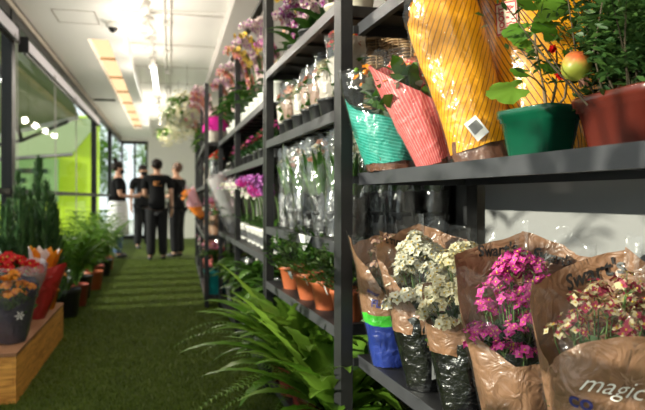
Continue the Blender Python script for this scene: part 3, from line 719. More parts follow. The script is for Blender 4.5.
t, s = upper('wrapped_bouquet', 'bouquet of silvery leaves and green berries in teal striped paper', -.217, .125, 'teal', 21, .34, .088, .165, .50, .1, (0,-.06),
    [(-180,.60),(-120,.66),(-90,.72),(-60,.56),(0,.46),(60,.42),(120,.55),(180,.60)], [(-180,1.0),(-90,.98),(-60,.93),(0,.88),(60,.9),(90,.96),(180,1.0)], .045, leafs=lv_teal)
rosette = MB()
for k in range(3):
    for i in range(7):
        a = i*.9+k*.4; r = .006+.006*k
        q = s.p(.42+math.cos(a)*r/.1, .42+math.sin(a)*r/s.H, .013); q2 = s.p(.42+math.cos(a+.8)*r*1.2/.1, .42+math.sin(a+.8)*r*1.2/s.H, .013)
        rosette.tube([q, (q+q2)/2+Vector((0,-.0015,0)), q2], .0012, 4)
rosette.build('rose_print', 'tag', t)
def lv_pink(mb, rng):
    bush(mb, rng, 40, .08, .16, .30, .075, .04, 1, up=.8, flat=.6); bush(mb, rng, 20, .08, .18, .30, .05, .03, 0, up=.8, flat=.6)
    for i in range(40): mb.bloom((rng.gauss(0,.06), rng.gauss(0,.03), rng.uniform(.28,.34)), (rng.gauss(0,.4), -.6, .8), .014, 5, rng.choice([3,4,4,5]))
t, s = upper('wrapped_bouquet', 'bouquet in coral pink striped paper leaning towards the teal one', -.43, .165, 'pink', 22, .36, .050, .115, .55, .05, (0,-.27),
    [(-180,.95),(-120,.92),(-95,.96),(-70,.93),(-20,.70),(30,.50),(90,.62),(140,.85),(180,.95)], [(0,1.0),(90,1.02),(180,1.04)], .02, leafs=lv_pink)
def lv_y(mb, rng): bush(mb, rng, 40, .025, .2, .36, .05, .025, 1, up=2.5, flat=.4)
t, s = upper('wrapped_bouquet', 'tall bouquet in yellow diagonal striped paper with barcode sticker and brown foot', -.69, .170, 'yellow_l', 23, .52, .076, .088, .55, .10, (0,-.27),
    [(-180,.97),(-120,.84),(-92,.70),(-60,.80),(0,.97),(60,1.0),(180,.97)], [(-180,1.03),(-120,.9),(-92,.75),(-60,.86),(0,1.0),(180,1.03)], .075, leafs=lv_y, amp=.009)
mb = MB()
for i in range(5):
    for j in range(5):
        r = .16; u, v = -.017+.0085*i*1.0, -.027+.0135*j; ca, sa = math.cos(.38), math.sin(.38)
        mb.v.append(tuple(s.p(-.10+(u*ca-v*sa)/.09, r+(u*sa+v*ca)/s.H, .012)))
for i in range(4):
    for j in range(4): mb.f.append((i*5+j,(i+1)*5+j,(i+1)*5+j+1,i*5+j+1)); mb.mi.append(0)
st = mb.build('barcode_sticker', 'tag', t)
mb = MB()
for i in range(10):
    o = len(mb.v)
    for u, v in ((-.012+.0025*i,-.010),(-.0108+.0025*i,-.010),(-.0108+.0025*i,.018),(-.012+.0025*i,.018)):
        mb.v.append(tuple(s.p(-.10+(u*ca-v*sa)/.09, .16+(u*sa+v*ca)/s.H, .0135)))
    mb.f.append((o,o+1,o+2,o+3)); mb.mi.append(0)
mb.build('print', 'ink', st)
t, s = upper('wrapped_bouquet', 'yellow brown striped bouquet with red framed stamp behind the green pot', -.70, .335, 'yellow', 24, .54, .092, .195, .36, -.05, (0,.03),
    [(0,.97),(180,1.0)], [(0,1.02),(180,1.03)], .05, leafs=lv_y, amp=.006)
def on_s(u, v, a0, t0, off, rot=0.0):
    c, q = math.cos(rot), math.sin(rot); X, Y = u*c-v*q, u*q+v*c
    tt = t0+Y/s.H; return s.p(a0+X/(s.rb+(s.rt-s.rb)*tt**s.pw), tt, off)
A0, T0 = -.62, .66
mb = MB(); n = 5
for i in range(n):
    for j in range(n): mb.v.append(tuple(on_s(-.033+.0165*i*1.0, -.042+.021*j, A0, T0, .0115)))
for i in range(n-1):
    for j in range(n-1): mb.f.append((i*n+j,(i+1)*n+j,(i+1)*n+j+1,i*n+j+1)); mb.mi.append(0)
lab = mb.build('stamp', plain('pale stamp paper', (0.85,0.70,0.50), .5), t)
mb = MB()
def qd(u0,u1,v0,v1):
    o = len(mb.v); m = 5
    for i in range(m+1):
        mb.v.append(tuple(on_s(lerp(u0,u1,i/m), v0, A0, T0, .0128))); mb.v.append(tuple(on_s(lerp(u0,u1,i/m), v1, A0, T0, .0128)))
    for i in range(m): mb.f.append((o+2*i,o+2*i+2,o+2*i+3,o+2*i+1)); mb.mi.append(0)
qd(-.032,.032,-.041,-.037); qd(-.032,.032,.037,.041); qd(-.032,-.029,-.037,.037); qd(.029,.032,-.037,.037)
for i in range(22):
    x, y = random.Random(i).uniform(.002,.024), random.Random(i+99).uniform(-.03,.03); qd(x-.004,x+.004,y-.002,y+.002)
mb.build('stamp_border', 'ink_red', lab)
text_mesh('print', 'JOOST', .021, 'ink_red', lab, lambda x, y: on_s(-y*1.15-.004, x*.98, A0, T0, .013), .0008)
# pots with living plants
def trough(label, xc, zc, w, dp, h, mat, ux, uz, name):
    p = cam2w(xc, zc, 1.155); q = cam2w(ux, uz); t = thing(name, label, 'potted plant', p, math.atan2(q.y, q.x))
    mb = MB(); z = .006; sx, sy = w/2, dp/2
    prof = [(.001,z),(.70,z),(.72,z+.004),(.88,h-.030),(.93,h-.028),(.93,h-.020),(.98,h-.018),(1.0,h-.004),(.99,h),(.93,h),(.90,h-.004),(.88,h-.03)]
    mb.lathe(prof, 48, 0, pw=7, sx=sx, sy=sy)
    for x in (-1,1):
        for y in (-1,1): mb.box(x*sx*.62-.012, x*sx*.62+.012, y*sy*.55-.008, y*sy*.55+.008, 0, z+.002)
    for k in range(-3,4): mb.box(k*sx*.2-.001, k*sx*.2+.001, -sy*.5, -sy*.5+.001, z, z+.001)
    mb.disc((0,0,h-.02), .90, 48, 1, sx=sx, sy=sy, pw=7)
    mb.build('pot', [mat, 'soil'], t); return t, p
t, p = trough('young pomegranate with a ripening fruit in a glossy green trough', .480, 1.388, .172, .118, .112, 'pot_green', .44, -.90, 'potted_pomegranate')
inv = (Matrix.Translation(p) @ Matrix.Rotation(t.rotation_euler.z, 4, 'Z')).inverted()
L = lambda px, py, zc: inv @ W(px, py, zc)
stems = MB(); b0 = L(547,116,1.375)
fr = L(576,66,1.215)
def stem(pts, r0, r1): stems.tube(pts, [lerp(r0, r1, i/(len(pts)-1)) for i in range(len(pts))], 6)
stem([b0, L(544,90,1.33), L(538,60,1.29), L(535,45,1.30), L(534,20,1.31), L(540,8,1.31)], .0042, .0018)
stem([L(550,114,1.375), L(556,85,1.33), L(557,60,1.32), L(556,50,1.32)], .0035, .0015)
stem([L(552,114,1.37), L(565,97,1.27), L(568,70,1.24), L(571,50,1.22), L(575,54,1.215)], .003, .0016)
stem([L(546,92,1.29), L(536,80,1.27), L(530,76,1.26)], .0022, .0012)
stem([L(538,58,1.29), L(530,42,1.27), L(524,38,1.26)], .002, .001)
stems.build('stem', 'bark', t)
def lobed(mb, c, nrm, up, r, rng, mi=0):
    """lobed leaf with five points and a folded midrib"""
    n = Vector(nrm).normalized(); u = Vector(up); u = (u - n*u.dot(n)).normalized(); v = n.cross(u); c = Vector(c)
    vs = [c]; m = 30
    for i in range(m+1):
        a = lerp(-2.75, 2.75, i/m); q = .70+.20*abs(math.cos(2.5*a))**.7+.07*(i % 2)+.12*max(0, math.cos(a))
        rr = r*q; z = -.14*r*(1-math.cos(a*2))*.6 + rng.gauss(0,.02)*r
        vs.append(c + u*(rr*math.cos(a)+r*.25) + v*rr*math.sin(a)*.9 + n*z)
    mb.add(vs, [(0,i,i+1) for i in range(1,m+1)], mi)
mb = MB(); r3 = random.Random(5)
for px, py, z, nx, nz, ux, uz, r in ((540,10,1.29,-.2,.5,.9,.5,.044),(532,1,1.30,.2,.3,-.9,.5,.032),(523,30,1.24,-.3,.5,-1,.15,.032),(553,4,1.30,.3,.4,1,.3,.034),(543,32,1.27,.2,.5,.6,.8,.036),(514,88,1.25,-.2,.75,-1,-.15,.044),(545,64,1.28,.3,.7,.8,-.2,.026),
                                (527,40,1.25,-.3,.6,-.8,.0,.022),(524,72,1.26,.0,.8,-.7,.4,.022),(574,57,1.24,.2,.6,-.5,.6,.020),(537,52,1.3,.1,.7,-.3,.9,.022)):
    lobed(mb, L(px,py,z), inv.to_3x3() @ cam2w(nx,-.8,nz), inv.to_3x3() @ cam2w(ux,-.1,uz), r, r3)
mb.build('leaf', 'leaf_b', t)
def fruit_mat():
    m, nt, o = _new('ripening fruit skin'); pr = nd(nt, 'ShaderNodeBsdfPrincipled', **{'Roughness': .38}); tc = nd(nt, 'ShaderNodeTexCoord'); sp = nd(nt, 'ShaderNodeSeparateXYZ')
    nz = nd(nt, 'ShaderNodeTexNoise', **{'Scale': 38.0, 'Detail': 4.0}); ad = nd(nt, 'ShaderNodeMath', operation='MULTIPLY_ADD'); ad.inputs[1].default_value = 14.0
    nt.links.new(tc.outputs['Object'], sp.inputs[0]); nt.links.new(tc.outputs['Object'], nz.inputs['Vector']); nt.links.new(sp.outputs['Z'], ad.inputs[0]); nt.links.new(nz.outputs['Fac'], ad.inputs[2])
    r = nd(nt, 'ShaderNodeValToRGB'); r.color_ramp.elements[0].position = .38; r.color_ramp.elements[0].color = (.34,.36,.05,1); r.color_ramp.elements[1].position = .80; r.color_ramp.elements[1].color = (.62,.13,.04,1)
    nt.links.new(ad.outputs[0], r.inputs['Fac']); nt.links.new(r.outputs['Color'], pr.inputs['Base Color']); nt.links.new(pr.outputs[0], o.inputs[0]); return m
M['fruit'] = fruit_mat()
mb = MB(); ax = (L(585,84,1.205)-fr).normalized(); R = Vector((0,0,1)).rotation_difference(ax).to_matrix()
prof = [(.001,-.028),(.010,-.027),(.021,-.019),(.028,-.006),(.0295,.003),(.027,.013),(.019,.022),(.011,.027),(.0095,.030)]
mb.lathe(prof, 24, 0, rot=R)
for i in range(6):
    a = i*PI/3; e = Vector((math.cos(a), math.sin(a), 0)); f2 = Vector((math.cos(a+.5), math.sin(a+.5), 0)); f1 = Vector((math.cos(a-.5), math.sin(a-.5), 0))
    mb.add([R@(f1*.0095+Vector((0,0,.029))), R@(f2*.0095+Vector((0,0,.029))), R@(e*.0125+Vector((0,0,.047)))], [(0,1,2)], 1)
f_ = mb.build('fruit', ['fruit', 'f_salmon'], t, loc=fr)
mb = MB()
for px, py in ((553,50),(557,70),(560,76)):
    for i in range(9): mb.bloom(L(px+r3.uniform(-2,2),py+r3.uniform(-2,2),1.31), (r3.gauss(0,1), -.8, r3.gauss(0,1)), .010, 5, 0)
mb.build('flower', 'f_red', t)
t, p = trough('bushy small leaved myrtle in a red brown trough at the shelf edge', .586, 1.171, .235, .14, .112, 'pot_brown', .22, -.975, 'potted_myrtle')
mb = MB(); r4 = random.Random(8)
tips = []
for i in range(34):
    a = r4.random()*6.28; x, y = r4.gauss(0,.04), r4.gauss(-.012,.026)
    q = [Vector((x,y,.09)), Vector((x*1.8+math.cos(a)*.02, y*1.8+math.sin(a)*.03, .19)), Vector((x*2.2+math.cos(a)*.07, y*2.4+math.sin(a)*.085, .31)), Vector((x*2.4+math.cos(a)*.11, y*2+math.sin(a)*.13, .42))]
    mb.tube(q, [.0022,.0018,.0012,.0008], 5); tips.append(q)
mb.build('stem', 'stem_dark', t)
mb = MB()
for i in range(11000):
    q = r4.choice(tips); k = r4.uniform(.7,2.999); j = int(k); pt = q[j].lerp(q[j+1], k-j) + Vector((r4.gauss(0,.034), r4.gauss(0,.026), r4.gauss(0,.022)-.015))
    if pt.x < -.115 or (pt.x > -.09 and pt.y < -.085): continue
    a = r4.random()*6.28; mb.leaf(pt, (math.cos(a), math.sin(a), r4.uniform(-.1,.9)), r4.uniform(.018,.030), .0095, .3, 2, .2, 0, roll=r4.gauss(0,.6))
mb.build('foliage', 'leaf_m', t)
# ================================================================ PROTOTYPES FOR THE ROWS OF PLANTS
ORD = ['nearest','second','third','fourth','fifth','sixth','seventh','eighth','ninth','tenth','eleventh','twelfth']
def face(rack, a, d, h): p = rack.P(a, d, h); return p, rack.face
def ev(seq, *a): return seq[a[0] % len(seq)]
def orchid(seed, petal, pot_m='pot_white', n=2, hgt=.48, broad=True, ph=.12, leafm='leaf', nb=8, br=.034, name='potted_orchid', cat='orchid', q0=.48):
    rng = random.Random(seed); t = thing(name, 'orchid', cat)
    pot(t, .042, .056, ph, pot_m)
    mb = MB()
    for i in range(7):
        a = i*2.4+rng.random(); mb.leaf((0,0,ph*.85), (math.cos(a), math.sin(a), .9 if not broad else .55), rng.uniform(.16,.24), .055 if broad else .022, .9, 5, .3, rng.randint(0,0))
    mb.build('foliage', leafm, t)
    mb = MB(); fl = MB()
    for s in range(n):
        a = rng.uniform(-2.6,-.5) if s else -1.6; b = Vector((0,0,ph*.9)); lean = Vector((math.cos(a), math.sin(a), 0))
        pts = [b + lean*(hgt*.30*(t_**2.2)) + Vector((0,0,(hgt-ph)*math.sin(min(1.0, t_)*1.75)/math.sin(1.75)*1.0 if t_ < .9 else (hgt-ph)*(1-.25*(t_-.9)*4))) for t_ in [i/9 for i in range(11)]]
        pts = [b + lean*(hgt*.34*t_**2) + Vector((0,0,(hgt-ph)*(1-(1-t_)**1.9)*1.0 - .10*max(0,t_-.75)**1.2)) for t_ in [i/9 for i in range(10)]]
        mb.tube(pts, [.0032]*7+[.002]*3, 5)
        for i in range(nb):
            q = lerp(q0, 1.0, i/(nb-1)); j = q*9; k = min(8, int(j)); c = pts[k].lerp(pts[k+1], j-k)
            d = Vector((rng.gauss(0,.6), -1+rng.gauss(0,.4), rng.gauss(.1,.3))).normalized(); c = c + d*.02 + Vector((rng.gauss(0,.012),0,0))
            fl.bloom(c, d, br*rng.uniform(.8,1.1)*(1.1-.35*q), 5, 0, .12, None, rng, .8); fl.ball(c+d*.006, br*.2, 5, 4, 1)
    mb.build('flower_stem', 'stem', t); fl.build('flowers', [petal, 'f_lilac' if petal != 'f_yellow' else 'f_wine'], t)
    return t
def sleeved(seed, petal, paper_m=None, film='film', H=.36, rb=.05, rt=.10, pot_m='pot_black', n=9, br=.014, k=5, per=8, foliage='leaf', foot=None, strap=False, name='wrapped_plant', cat='potted plant', fz=(.22,.31), ph=.10, amp=.010, bright=0, z0=.003):
    rng = random.Random(seed); t = thing(name, 'plant', cat)
    pot_mb(.040, .050, ph, pw=5 if pot_m == 'pot_black' else None).build('pot', [pot_m, 'soil'], t)
    s = Sleeve(rb, rt, H, z0, .8, amp, seed)
    if foot: Sleeve(rb+.001, rt, H, .002, .85, .016, seed+4).sheet(MB(), [(0,foot),(180,foot)], na=32, nt=7, edge=.06).build('foot_wrap', 'film_dark', t)
    if paper_m: s.sheet(MB(), [(0,.5),(60,.62),(100,.85),(180,.95)], na=32, nt=8, edge=.05).build('paper_sleeve', paper_m, t)
    if film: s.sheet(MB(), [(0,.92),(90,1.0),(180,1.04)], off=.004, na=32, nt=10, edge=.07).build('clear_sleeve', film, t)
    mb = MB()
    if strap:
        for i in range(16):
            a = rng.random()*6.28; mb.leaf((0,0,ph*.8), (math.cos(a)*.30, math.sin(a)*.3, 1), rng.uniform(.20,.33), .030, .35, 5, .3)
    else: bush(mb, rng, 55, rt*.62, ph, fz[0]+.04, .05, .032, 0, up=.7, flat=.8)
    mb.build('foliage', foliage, t)
    if petal:
        mb = MB(); umbels(mb, rng, n, rt*.75, fz[0], fz[1], br, per, k, 0, 1, .022, 2, ysh=-.005); mb.build('flowers', [petal, 'f_yellow', 'stem'], t)
    return t
def potted(seed, kind, petal=None, pot_m='terracotta', pr=(.045,.062), ph=.10, R=.11, hgt=.26, name='potted_plant', cat='potted plant', leafm='leaf', tagged=False, L=.12, Wd=.05, n=90, nfl=10, br=.016):
    rng = random.Random(seed); t = thing(name, 'plant', cat); pot(t, pr[0], pr[1], ph, pot_m)
    mb = MB()
    if kind == 'herb': bush(mb, rng, 420, R, ph*.9, hgt, .030, .011, 0, up=.7, droop=.2, seg=2)
    elif kind == 'fern':
        for i in range(n):
            a = i*2.399; u = rng.uniform(.45,2.4); mb.leaf((math.cos(a)*.02, math.sin(a)*.02, ph*.85), (math.cos(a), math.sin(a), u), L*rng.uniform(.65,1.1), Wd*rng.uniform(.8,1.2), rng.uniform(.8,1.9), 16, .25, 0, wavy=.16, shape=.85)
    elif kind == 'boston':
        for i in range(n):
            a = i*2.399; p = Vector((0,0,ph*.85)); d = Vector((math.cos(a), math.sin(a), rng.uniform(.5,1.5))).normalized(); m = 26; st = L*rng.uniform(.7,1.1)/m; side = d.cross(Vector((0,0,1))).normalized()
            pts = [p.copy()]
            for j in range(m):
                d = (d+Vector((0,0,-1.5/m*(.3+j/m*1.2)))).normalized(); p = p+d*st; pts.append(p.copy())
                wl = Wd*(1-abs(j/m*1.6-.6)**1.6*.8)
                for sg in (-1,1): mb.leaf(p, side*sg+d*.35+Vector((0,0,.05)), wl, st*1.1, .3, 1, .1)
            mb.tube(pts, .0012, 3)
    elif kind == 'broad':
        for i in range(n):
            a = i*2.399+rng.random()*.4; hh = rng.uniform(.3,1)*(hgt-ph); e = Vector((math.cos(a)*R*.35*rng.random(), math.sin(a)*R*.35*rng.random(), ph+hh*.7))
            mb.tube([(0,0,ph*.85), e*.5+Vector((0,0,ph*.4)), e], .0018, 4, 0, False)
            mb.leaf(e, (math.cos(a), math.sin(a), rng.uniform(.1,.9)), L*rng.uniform(.7,1.15), Wd*rng.uniform(.8,1.1), 1.1, 5, .3, 0, shape=.8)
    elif kind == 'palm':
        for i in range(n):
            a = i*2.399; p = Vector((math.cos(a)*.015, math.sin(a)*.015, ph*.85)); d = Vector((math.cos(a)*.5, math.sin(a)*.5, rng.uniform(.9,1.7))).normalized(); m = 11; st = hgt*rng.uniform(.6,1.05)/m
            pts = [p.copy()]; side = d.cross(Vector((0,0,1))).normalized()
            for j in range(m):
                d = (d+Vector((0,0,-.10*(j/m)*1.6))).normalized(); p = p+d*st; pts.append(p.copy())
                if j > 2:
                    for sg in (-1,1): mb.leaf(p, side*sg+d*.9, L*rng.uniform(.7,1.1)*(1.15-.6*j/m), Wd, .9, 3, .3)
            mb.tube(pts, [.004]*6+[.0025]*6, 4)
    elif kind == 'conifer':
        sp = [(0,0,hgt,.10)] + [(math.cos(q)*.12, math.sin(q)*.15, hgt*rng.uniform(.60,.86), .09) for q in (0,.9,1.8,2.7,3.6,4.5,5.4)]
        for x, y, hh, rr in sp:
            for i in range(520):
                f = rng.random()**.8; z = lerp(ph, hh, f); a = rng.random()*6.28; r = rr*(1-f)**.55*rng.random()**.4
                mb.leaf((x+math.cos(a)*r, y+math.sin(a)*r, z), (math.cos(a)*.45, math.sin(a)*.45, 1), rng.uniform(.05,.09), .014, -.1, 2, .2)
    mb.build('foliage', leafm, t)
    if petal:
        mb = MB(); umbels(mb, rng, nfl, R*.9, hgt*.82, hgt*1.05, br, 9, 6, 0, 1, .024, 2); mb.build('flowers', [petal, 'f_yellow', 'stem'], t)
    if tagged:
        mb = MB(); mb.box(-.012,.012,-.0012,0,-.016,.014, mat=Matrix.Translation((-.02,-pr[1]-.012,ph-.005)) @ Matrix.Rotation(.35,4,'X')); mb.build('price_tag', 'tag', t)
    return t
def row(rack, h, protos, items, noun, where, group, jit=.012, seed=0, rzj=.5):
    """items: (a, d, proto index, scale, describing words); the first use places the prototype itself, later ones copy it"""
    rng = random.Random(seed); used = set()
    for i, it in enumerate(items):
        a, d, k, sc, words = it[:5]; o = protos[k] if k not in used else copy_tree(protos[k]); used.add(k)
        p, rz = face(rack, a, d, h); tl = it[5] if len(it) > 5 else (rng.gauss(0,.03), rng.gauss(0,.03))
        lab = '%s, %s %s' % (words, ORD[i] if i < len(items)-1 else 'farthest', where)
        if len(lab.split()) > 16: lab = lab.replace('from the camera ', '')
        placed(o, p, rz+rng.uniform(-rzj, rzj), lab, group, sc, tl)
    for k, o in enumerate(protos):
        if k not in used: raise RuntimeError('unused prototype')
# ---------------- rack B, top shelf: orchids
P = [orchid(31,'f_spot','pot_black',ph=.07,hgt=.26,n=5,nb=10,q0=.15,br=.030), orchid(32,'f_blush','pot_black',ph=.07,hgt=.27,n=5,nb=10,q0=.15,br=.03), orchid(33,'f_yellow','pot_black',hgt=.40,n=3,br=.028)]
vg = potted(34,'broad',leafm='leaf_v',pot_m='pot_cream',R=.16,hgt=.34,L=.24,Wd=.055,n=34)
row(RB, 1.756, P+[vg], [(.14,.13,3,1.05,'pale variegated plant with long leaves'),(.36,.12,3,.95,'second pale variegated leafy plant'),(.54,.13,0,1,'plum spotted orchid'),(.60,.26,1,1.25,'blush orchid'),(.68,.09,1,1.04,'blush orchid'),(.76,.27,0,1.2,'plum spotted orchid'),(.82,.12,0,1.05,'plum spotted orchid'),(.97,.10,0,1.0,'plum spotted orchid'),(1.02,.27,1,1.2,'blush orchid'),(1.10,.12,1,1.05,'blush orchid'),(1.2,.2,2,1.05,'yellow orchid')],
    '', 'from the camera on the second rack top shelf', 'orchids on the top shelf of the second rack', seed=1)
# ---------------- rack B, 1.38: kraft wrapped pots
P = [sleeved(41,'f_red','white_p',H=.20,rt=.085,fz=(.22,.285),n=9,br=.016,z0=.075,ph=.085,film='film_soft'), sleeved(42,'f_salmon','kraft',H=.19,rt=.080,fz=(.17,.23),n=8,z0=.075,ph=.085,film='film_soft'), sleeved(43,'f_cream','white_p',H=.19,rt=.082,fz=(.17,.23),n=8,z0=.075,ph=.085)]
row(RB, 1.38, P, [(.15,.10,0,1.1,'wrapped kalanchoe with bright red flowers'),(.33,.09,2,1.05,'cream flowers in pale paper'),(.50,.09,1,1.0,'salmon flowers in kraft paper'),(.66,.09,1,1.0,'salmon flowers in kraft paper'),(.82,.09,2,.98,'cream flowers in pale paper'),(.98,.09,1,1.0,'salmon flowers in kraft paper'),(1.15,.09,2,.95,'cream flowers in pale paper')],
    '', 'pot from the camera on the shelf under the orchids', 'small wrapped flowering pots under the orchids', seed=2)
# wicker baskets
def wicker_mat():
    m, nt, out = _new('woven wicker'); p = nd(nt, 'ShaderNodeBsdfPrincipled', **{'Roughness': .55}); n = nd(nt, 'ShaderNodeNewGeometry')
    r = nd(nt, 'ShaderNodeValToRGB'); r.color_ramp.elements[0].color = (.16,.075,.03,1); r.color_ramp.elements[1].color = (.42,.26,.13,1)
    nt.links.new(n.outputs['Random Per Island'], r.inputs['Fac']); nt.links.new(r.outputs['Color'], p.inputs['Base Color']); nt.links.new(p.outputs[0], out.inputs[0]); return m
M['wicker'] = wicker_mat()
def basket():
    t = thing('wicker_basket', 'basket', 'basket'); mb = MB(); nr, nc = 17, 26
    prof = lambda z: .085+.05*z/.19
    for j in range(nr):
        z = .006+.011*j; r = prof(z); pts = []
        for i in range(nc*2+1):
            a = 2*PI*i/(nc*2); rr = r+.005*(1 if (i+j) % 2 else -1)*(0 if i % 2 else 1)*(1 if ((i//2)+j) % 2 else -1); pts.append((math.cos(a)*rr, math.sin(a)*rr, z+.002*math.sin(a*5+j)))
        mb.tube(pts, .0042, 4)
    mb.lathe([(.001,.002),(.084,.002),(.084,.006),(.001,.006)], 20); mb.build('weave', 'wicker', t)
    mb = MB()
    for i in range(nc):
        a = 2*PI*i/nc; mb.tube([(math.cos(a)*prof(0), math.sin(a)*prof(0), 0), (math.cos(a)*prof(.19), math.sin(a)*prof(.19), .192)], .0028, 4)
    mb.build('stake', 'wicker', t); t.children[1]['kind'] = 'stuff'
    mb = MB(); mb.tube([(math.cos(2*PI*i/24)*.137, math.sin(2*PI*i/24)*.137, .195) for i in range(25)], .008, 6); mb.build('rim', 'wicker', t)
    return t
bk = basket()
spots = [(.16,.34,1.38,'lower wicker basket of the stack nearest the camera behind the red kalanchoe'),(.16,.34,1.555,'upper wicker basket of the stack nearest the camera behind the red kalanchoe'),
         (.47,.34,1.38,'lower wicker basket of the second stack on the second rack'),(.47,.34,1.555,'upper wicker basket of the second stack on the second rack'),
         (.80,.34,1.38,'lower wicker basket of the third stack on the second rack'),(.80,.34,1.555,'upper wicker basket of the third stack on the second rack'),
         (.17,.36,1.758,'wicker basket standing behind the nearest variegated plant on the top shelf')]
for i, (a, d, h, lab) in enumerate(spots):
    o = bk if i == 0 else copy_tree(bk); p, rz = face(RB, a, d, h); placed(o, p, rz+i*.4, lab, 'wicker baskets on the second rack', .92)
for i, (a, lab) in enumerate([(-.20,'wicker basket hanging over the shelf above the teal bouquet'),(-.50,'second wicker basket above the coral pink bouquet')]):
    o = copy_tree(bk); p, rz = face(RA, a, .34, 1.668); placed(o, p, rz+i, lab, 'wicker baskets on the near rack top shelf', 1.0)
for i, (a, lab) in enumerate([(-.17,'wicker basket on the near rack behind the teal bouquet')]):
    o = copy_tree(bk); p, rz = face(RA, a, .34, 1.155); placed(o, p, rz+i, lab, None, 1.05)
# ---------------- rack B, .916: tall clear sleeves with black feet
P = [sleeved(51,'f_salmon',None,H=.43,rb=.050,rt=.080,foot=.40,strap=True,n=3,fz=(.30,.38),per=5,film='film_soft',name='sleeved_orchid',cat='potted plant',amp=.018),
     sleeved(52,'f_white',None,H=.44,rb=.050,rt=.082,foot=.38,strap=True,n=3,fz=(.30,.40),per=6,br=.024,film='film_soft',name='sleeved_orchid',amp=.018),
     sleeved(53,None,None,H=.42,rb=.050,rt=.080,foot=.42,strap=True,film='film_soft',name='sleeved_orchid',amp=.020)]
W3 = ['leafy plant with salmon buds in tall clear sleeve','white flowering plant in tall clear sleeve','green strap leaved plant in tall clear sleeve']
seq = [1,2,0,1,2,0,1]
row(RB, .916, P, [(.13+.172*i,.10,k,1,W3[k]) for i, k in enumerate(seq)], '', 'in the front row', 'black wrapped pots in clear sleeves, front row', seed=3)
used = 0
for i in range(7):
    k = [2,2,1,2,0,2,2][i]; o = copy_tree(P[k]); p, rz = face(RB, .14+.172*i, .30, .916)
    placed(o, p, rz+i, '%s, %s in the back row' % (W3[k], ORD[i] if i < 6 else 'farthest'), 'black wrapped pots in clear sleeves, back row', 1)
for i in range(2):
    o = copy_tree(P[2]); p, rz = face(RB, .13+.2*i, .43, .916); placed(o, p, rz+i*2, 'green plant in clear sleeve against the back panel, %s from the camera' % ORD[i], 'black wrapped pots against the back panel', 1)
t = thing('price_card', 'small white price card folded over the edge of the black wrapped row', 'price card', RB.P(.42,.0,.916), RB.face)
mb = MB(); mb.add([(-.10,-.006,.002),(.10,-.006,.002),(.06,-.008,-.03),(0,-.010,-.065),(-.06,-.008,-.03),(-.10,-.008,.002),(.10,-.008,.002),(.06,-.010,-.03),(0,-.012,-.065),(-.06,-.010,-.03)], [(0,4,3,2,1),(5,6,7,8,9)]); mb.build('card', 'tag', t)
# ---------------- rack B, .62: herbs in terracotta
P = [potted(61,'herb',leafm='leaf_h',tagged=True), potted(62,'herb',leafm='leaf',tagged=True,R=.12,hgt=.24)]
row(RB, .62, P, [(.12,.085,0,1.15,'terracotta potted herb'),(.37,.08,1,1.2,'terracotta pot of fine leaved herb'),(.63,.08,0,1.2,'terracotta potted herb'),(.97,.08,1,1.15,'terracotta pot of fine leaved herb')],
    '', 'from the camera on the herb shelf', 'herbs in terracotta pots', seed=4)
# ---------------- ferns at the foot of rack B and C
F1 = potted(71,'fern',leafm='leaf_f',pot_m='pot_red',pr=(.06,.08),ph=.15,L=.50,Wd=.080,n=44,name='potted_fern',cat='fern')
F2 = potted(72,'boston',leafm='leaf_f',pot_m='pot_brown',pr=(.06,.08),ph=.14,L=.54,Wd=.050,n=30,name='potted_fern',cat='fern')
row(RB, .12, [F1,F2], [(.02,-.10,0,.95,'strap leaved fern') if False else (.20,.05,0,.98,'strap leaved fern'),(.42,.05,1,1.0,'feathery fern'),(.64,.07,0,1.1,'strap leaved fern'),(.88,.06,0,1.15,'upright strap leaved fern'),(1.14,.07,1,1.05,'feathery fern')],
    '', 'from the camera along the foot of the second rack', 'ferns along the foot of the second rack', seed=5)
B1 = potted(73,'broad',leafm='leaf',pot_m='pot_black',pr=(.06,.08),ph=.14,R=.22,hgt=.55,L=.20,Wd=.075,n=44,name='potted_peace_lily')
B2 = potted(74,'broad',leafm='leaf_b',pot_m='pot_white',pr=(.06,.08),ph=.14,R=.2,hgt=.45,L=.17,Wd=.06,n=40)
B3 = sleeved(75,'f_pink',None,film='film_soft',H=.42,rb=.06,rt=.12,pot_m='pot_white',n=6,fz=(.25,.36),foliage='leaf')
row(RC, .12, [B1,B2,B3], [(.14,.10,0,1.05,'dark glossy broad leaved plant'),(.42,.10,2,1.0,'pink flowering plant in frosted film'),(.62,.10,1,1.0,'bright green broad leaved plant'),(.92,.10,0,1.1,'dark glossy broad leaved plant'),(1.2,.10,1,1.0,'bright green broad leaved plant'),(1.55,.12,0,1.0,'dark glossy broad leaved plant'),(1.85,.12,2,1.0,'pink flowering plant in frosted film'),(2.15,.12,0,1.0,'dark broad leaved plant'),(2.42,.12,1,1.05,'bright green broad leaved plant')],
    '', 'from the camera along the foot of the third rack', 'leafy plants along the foot of the third rack', seed=6)
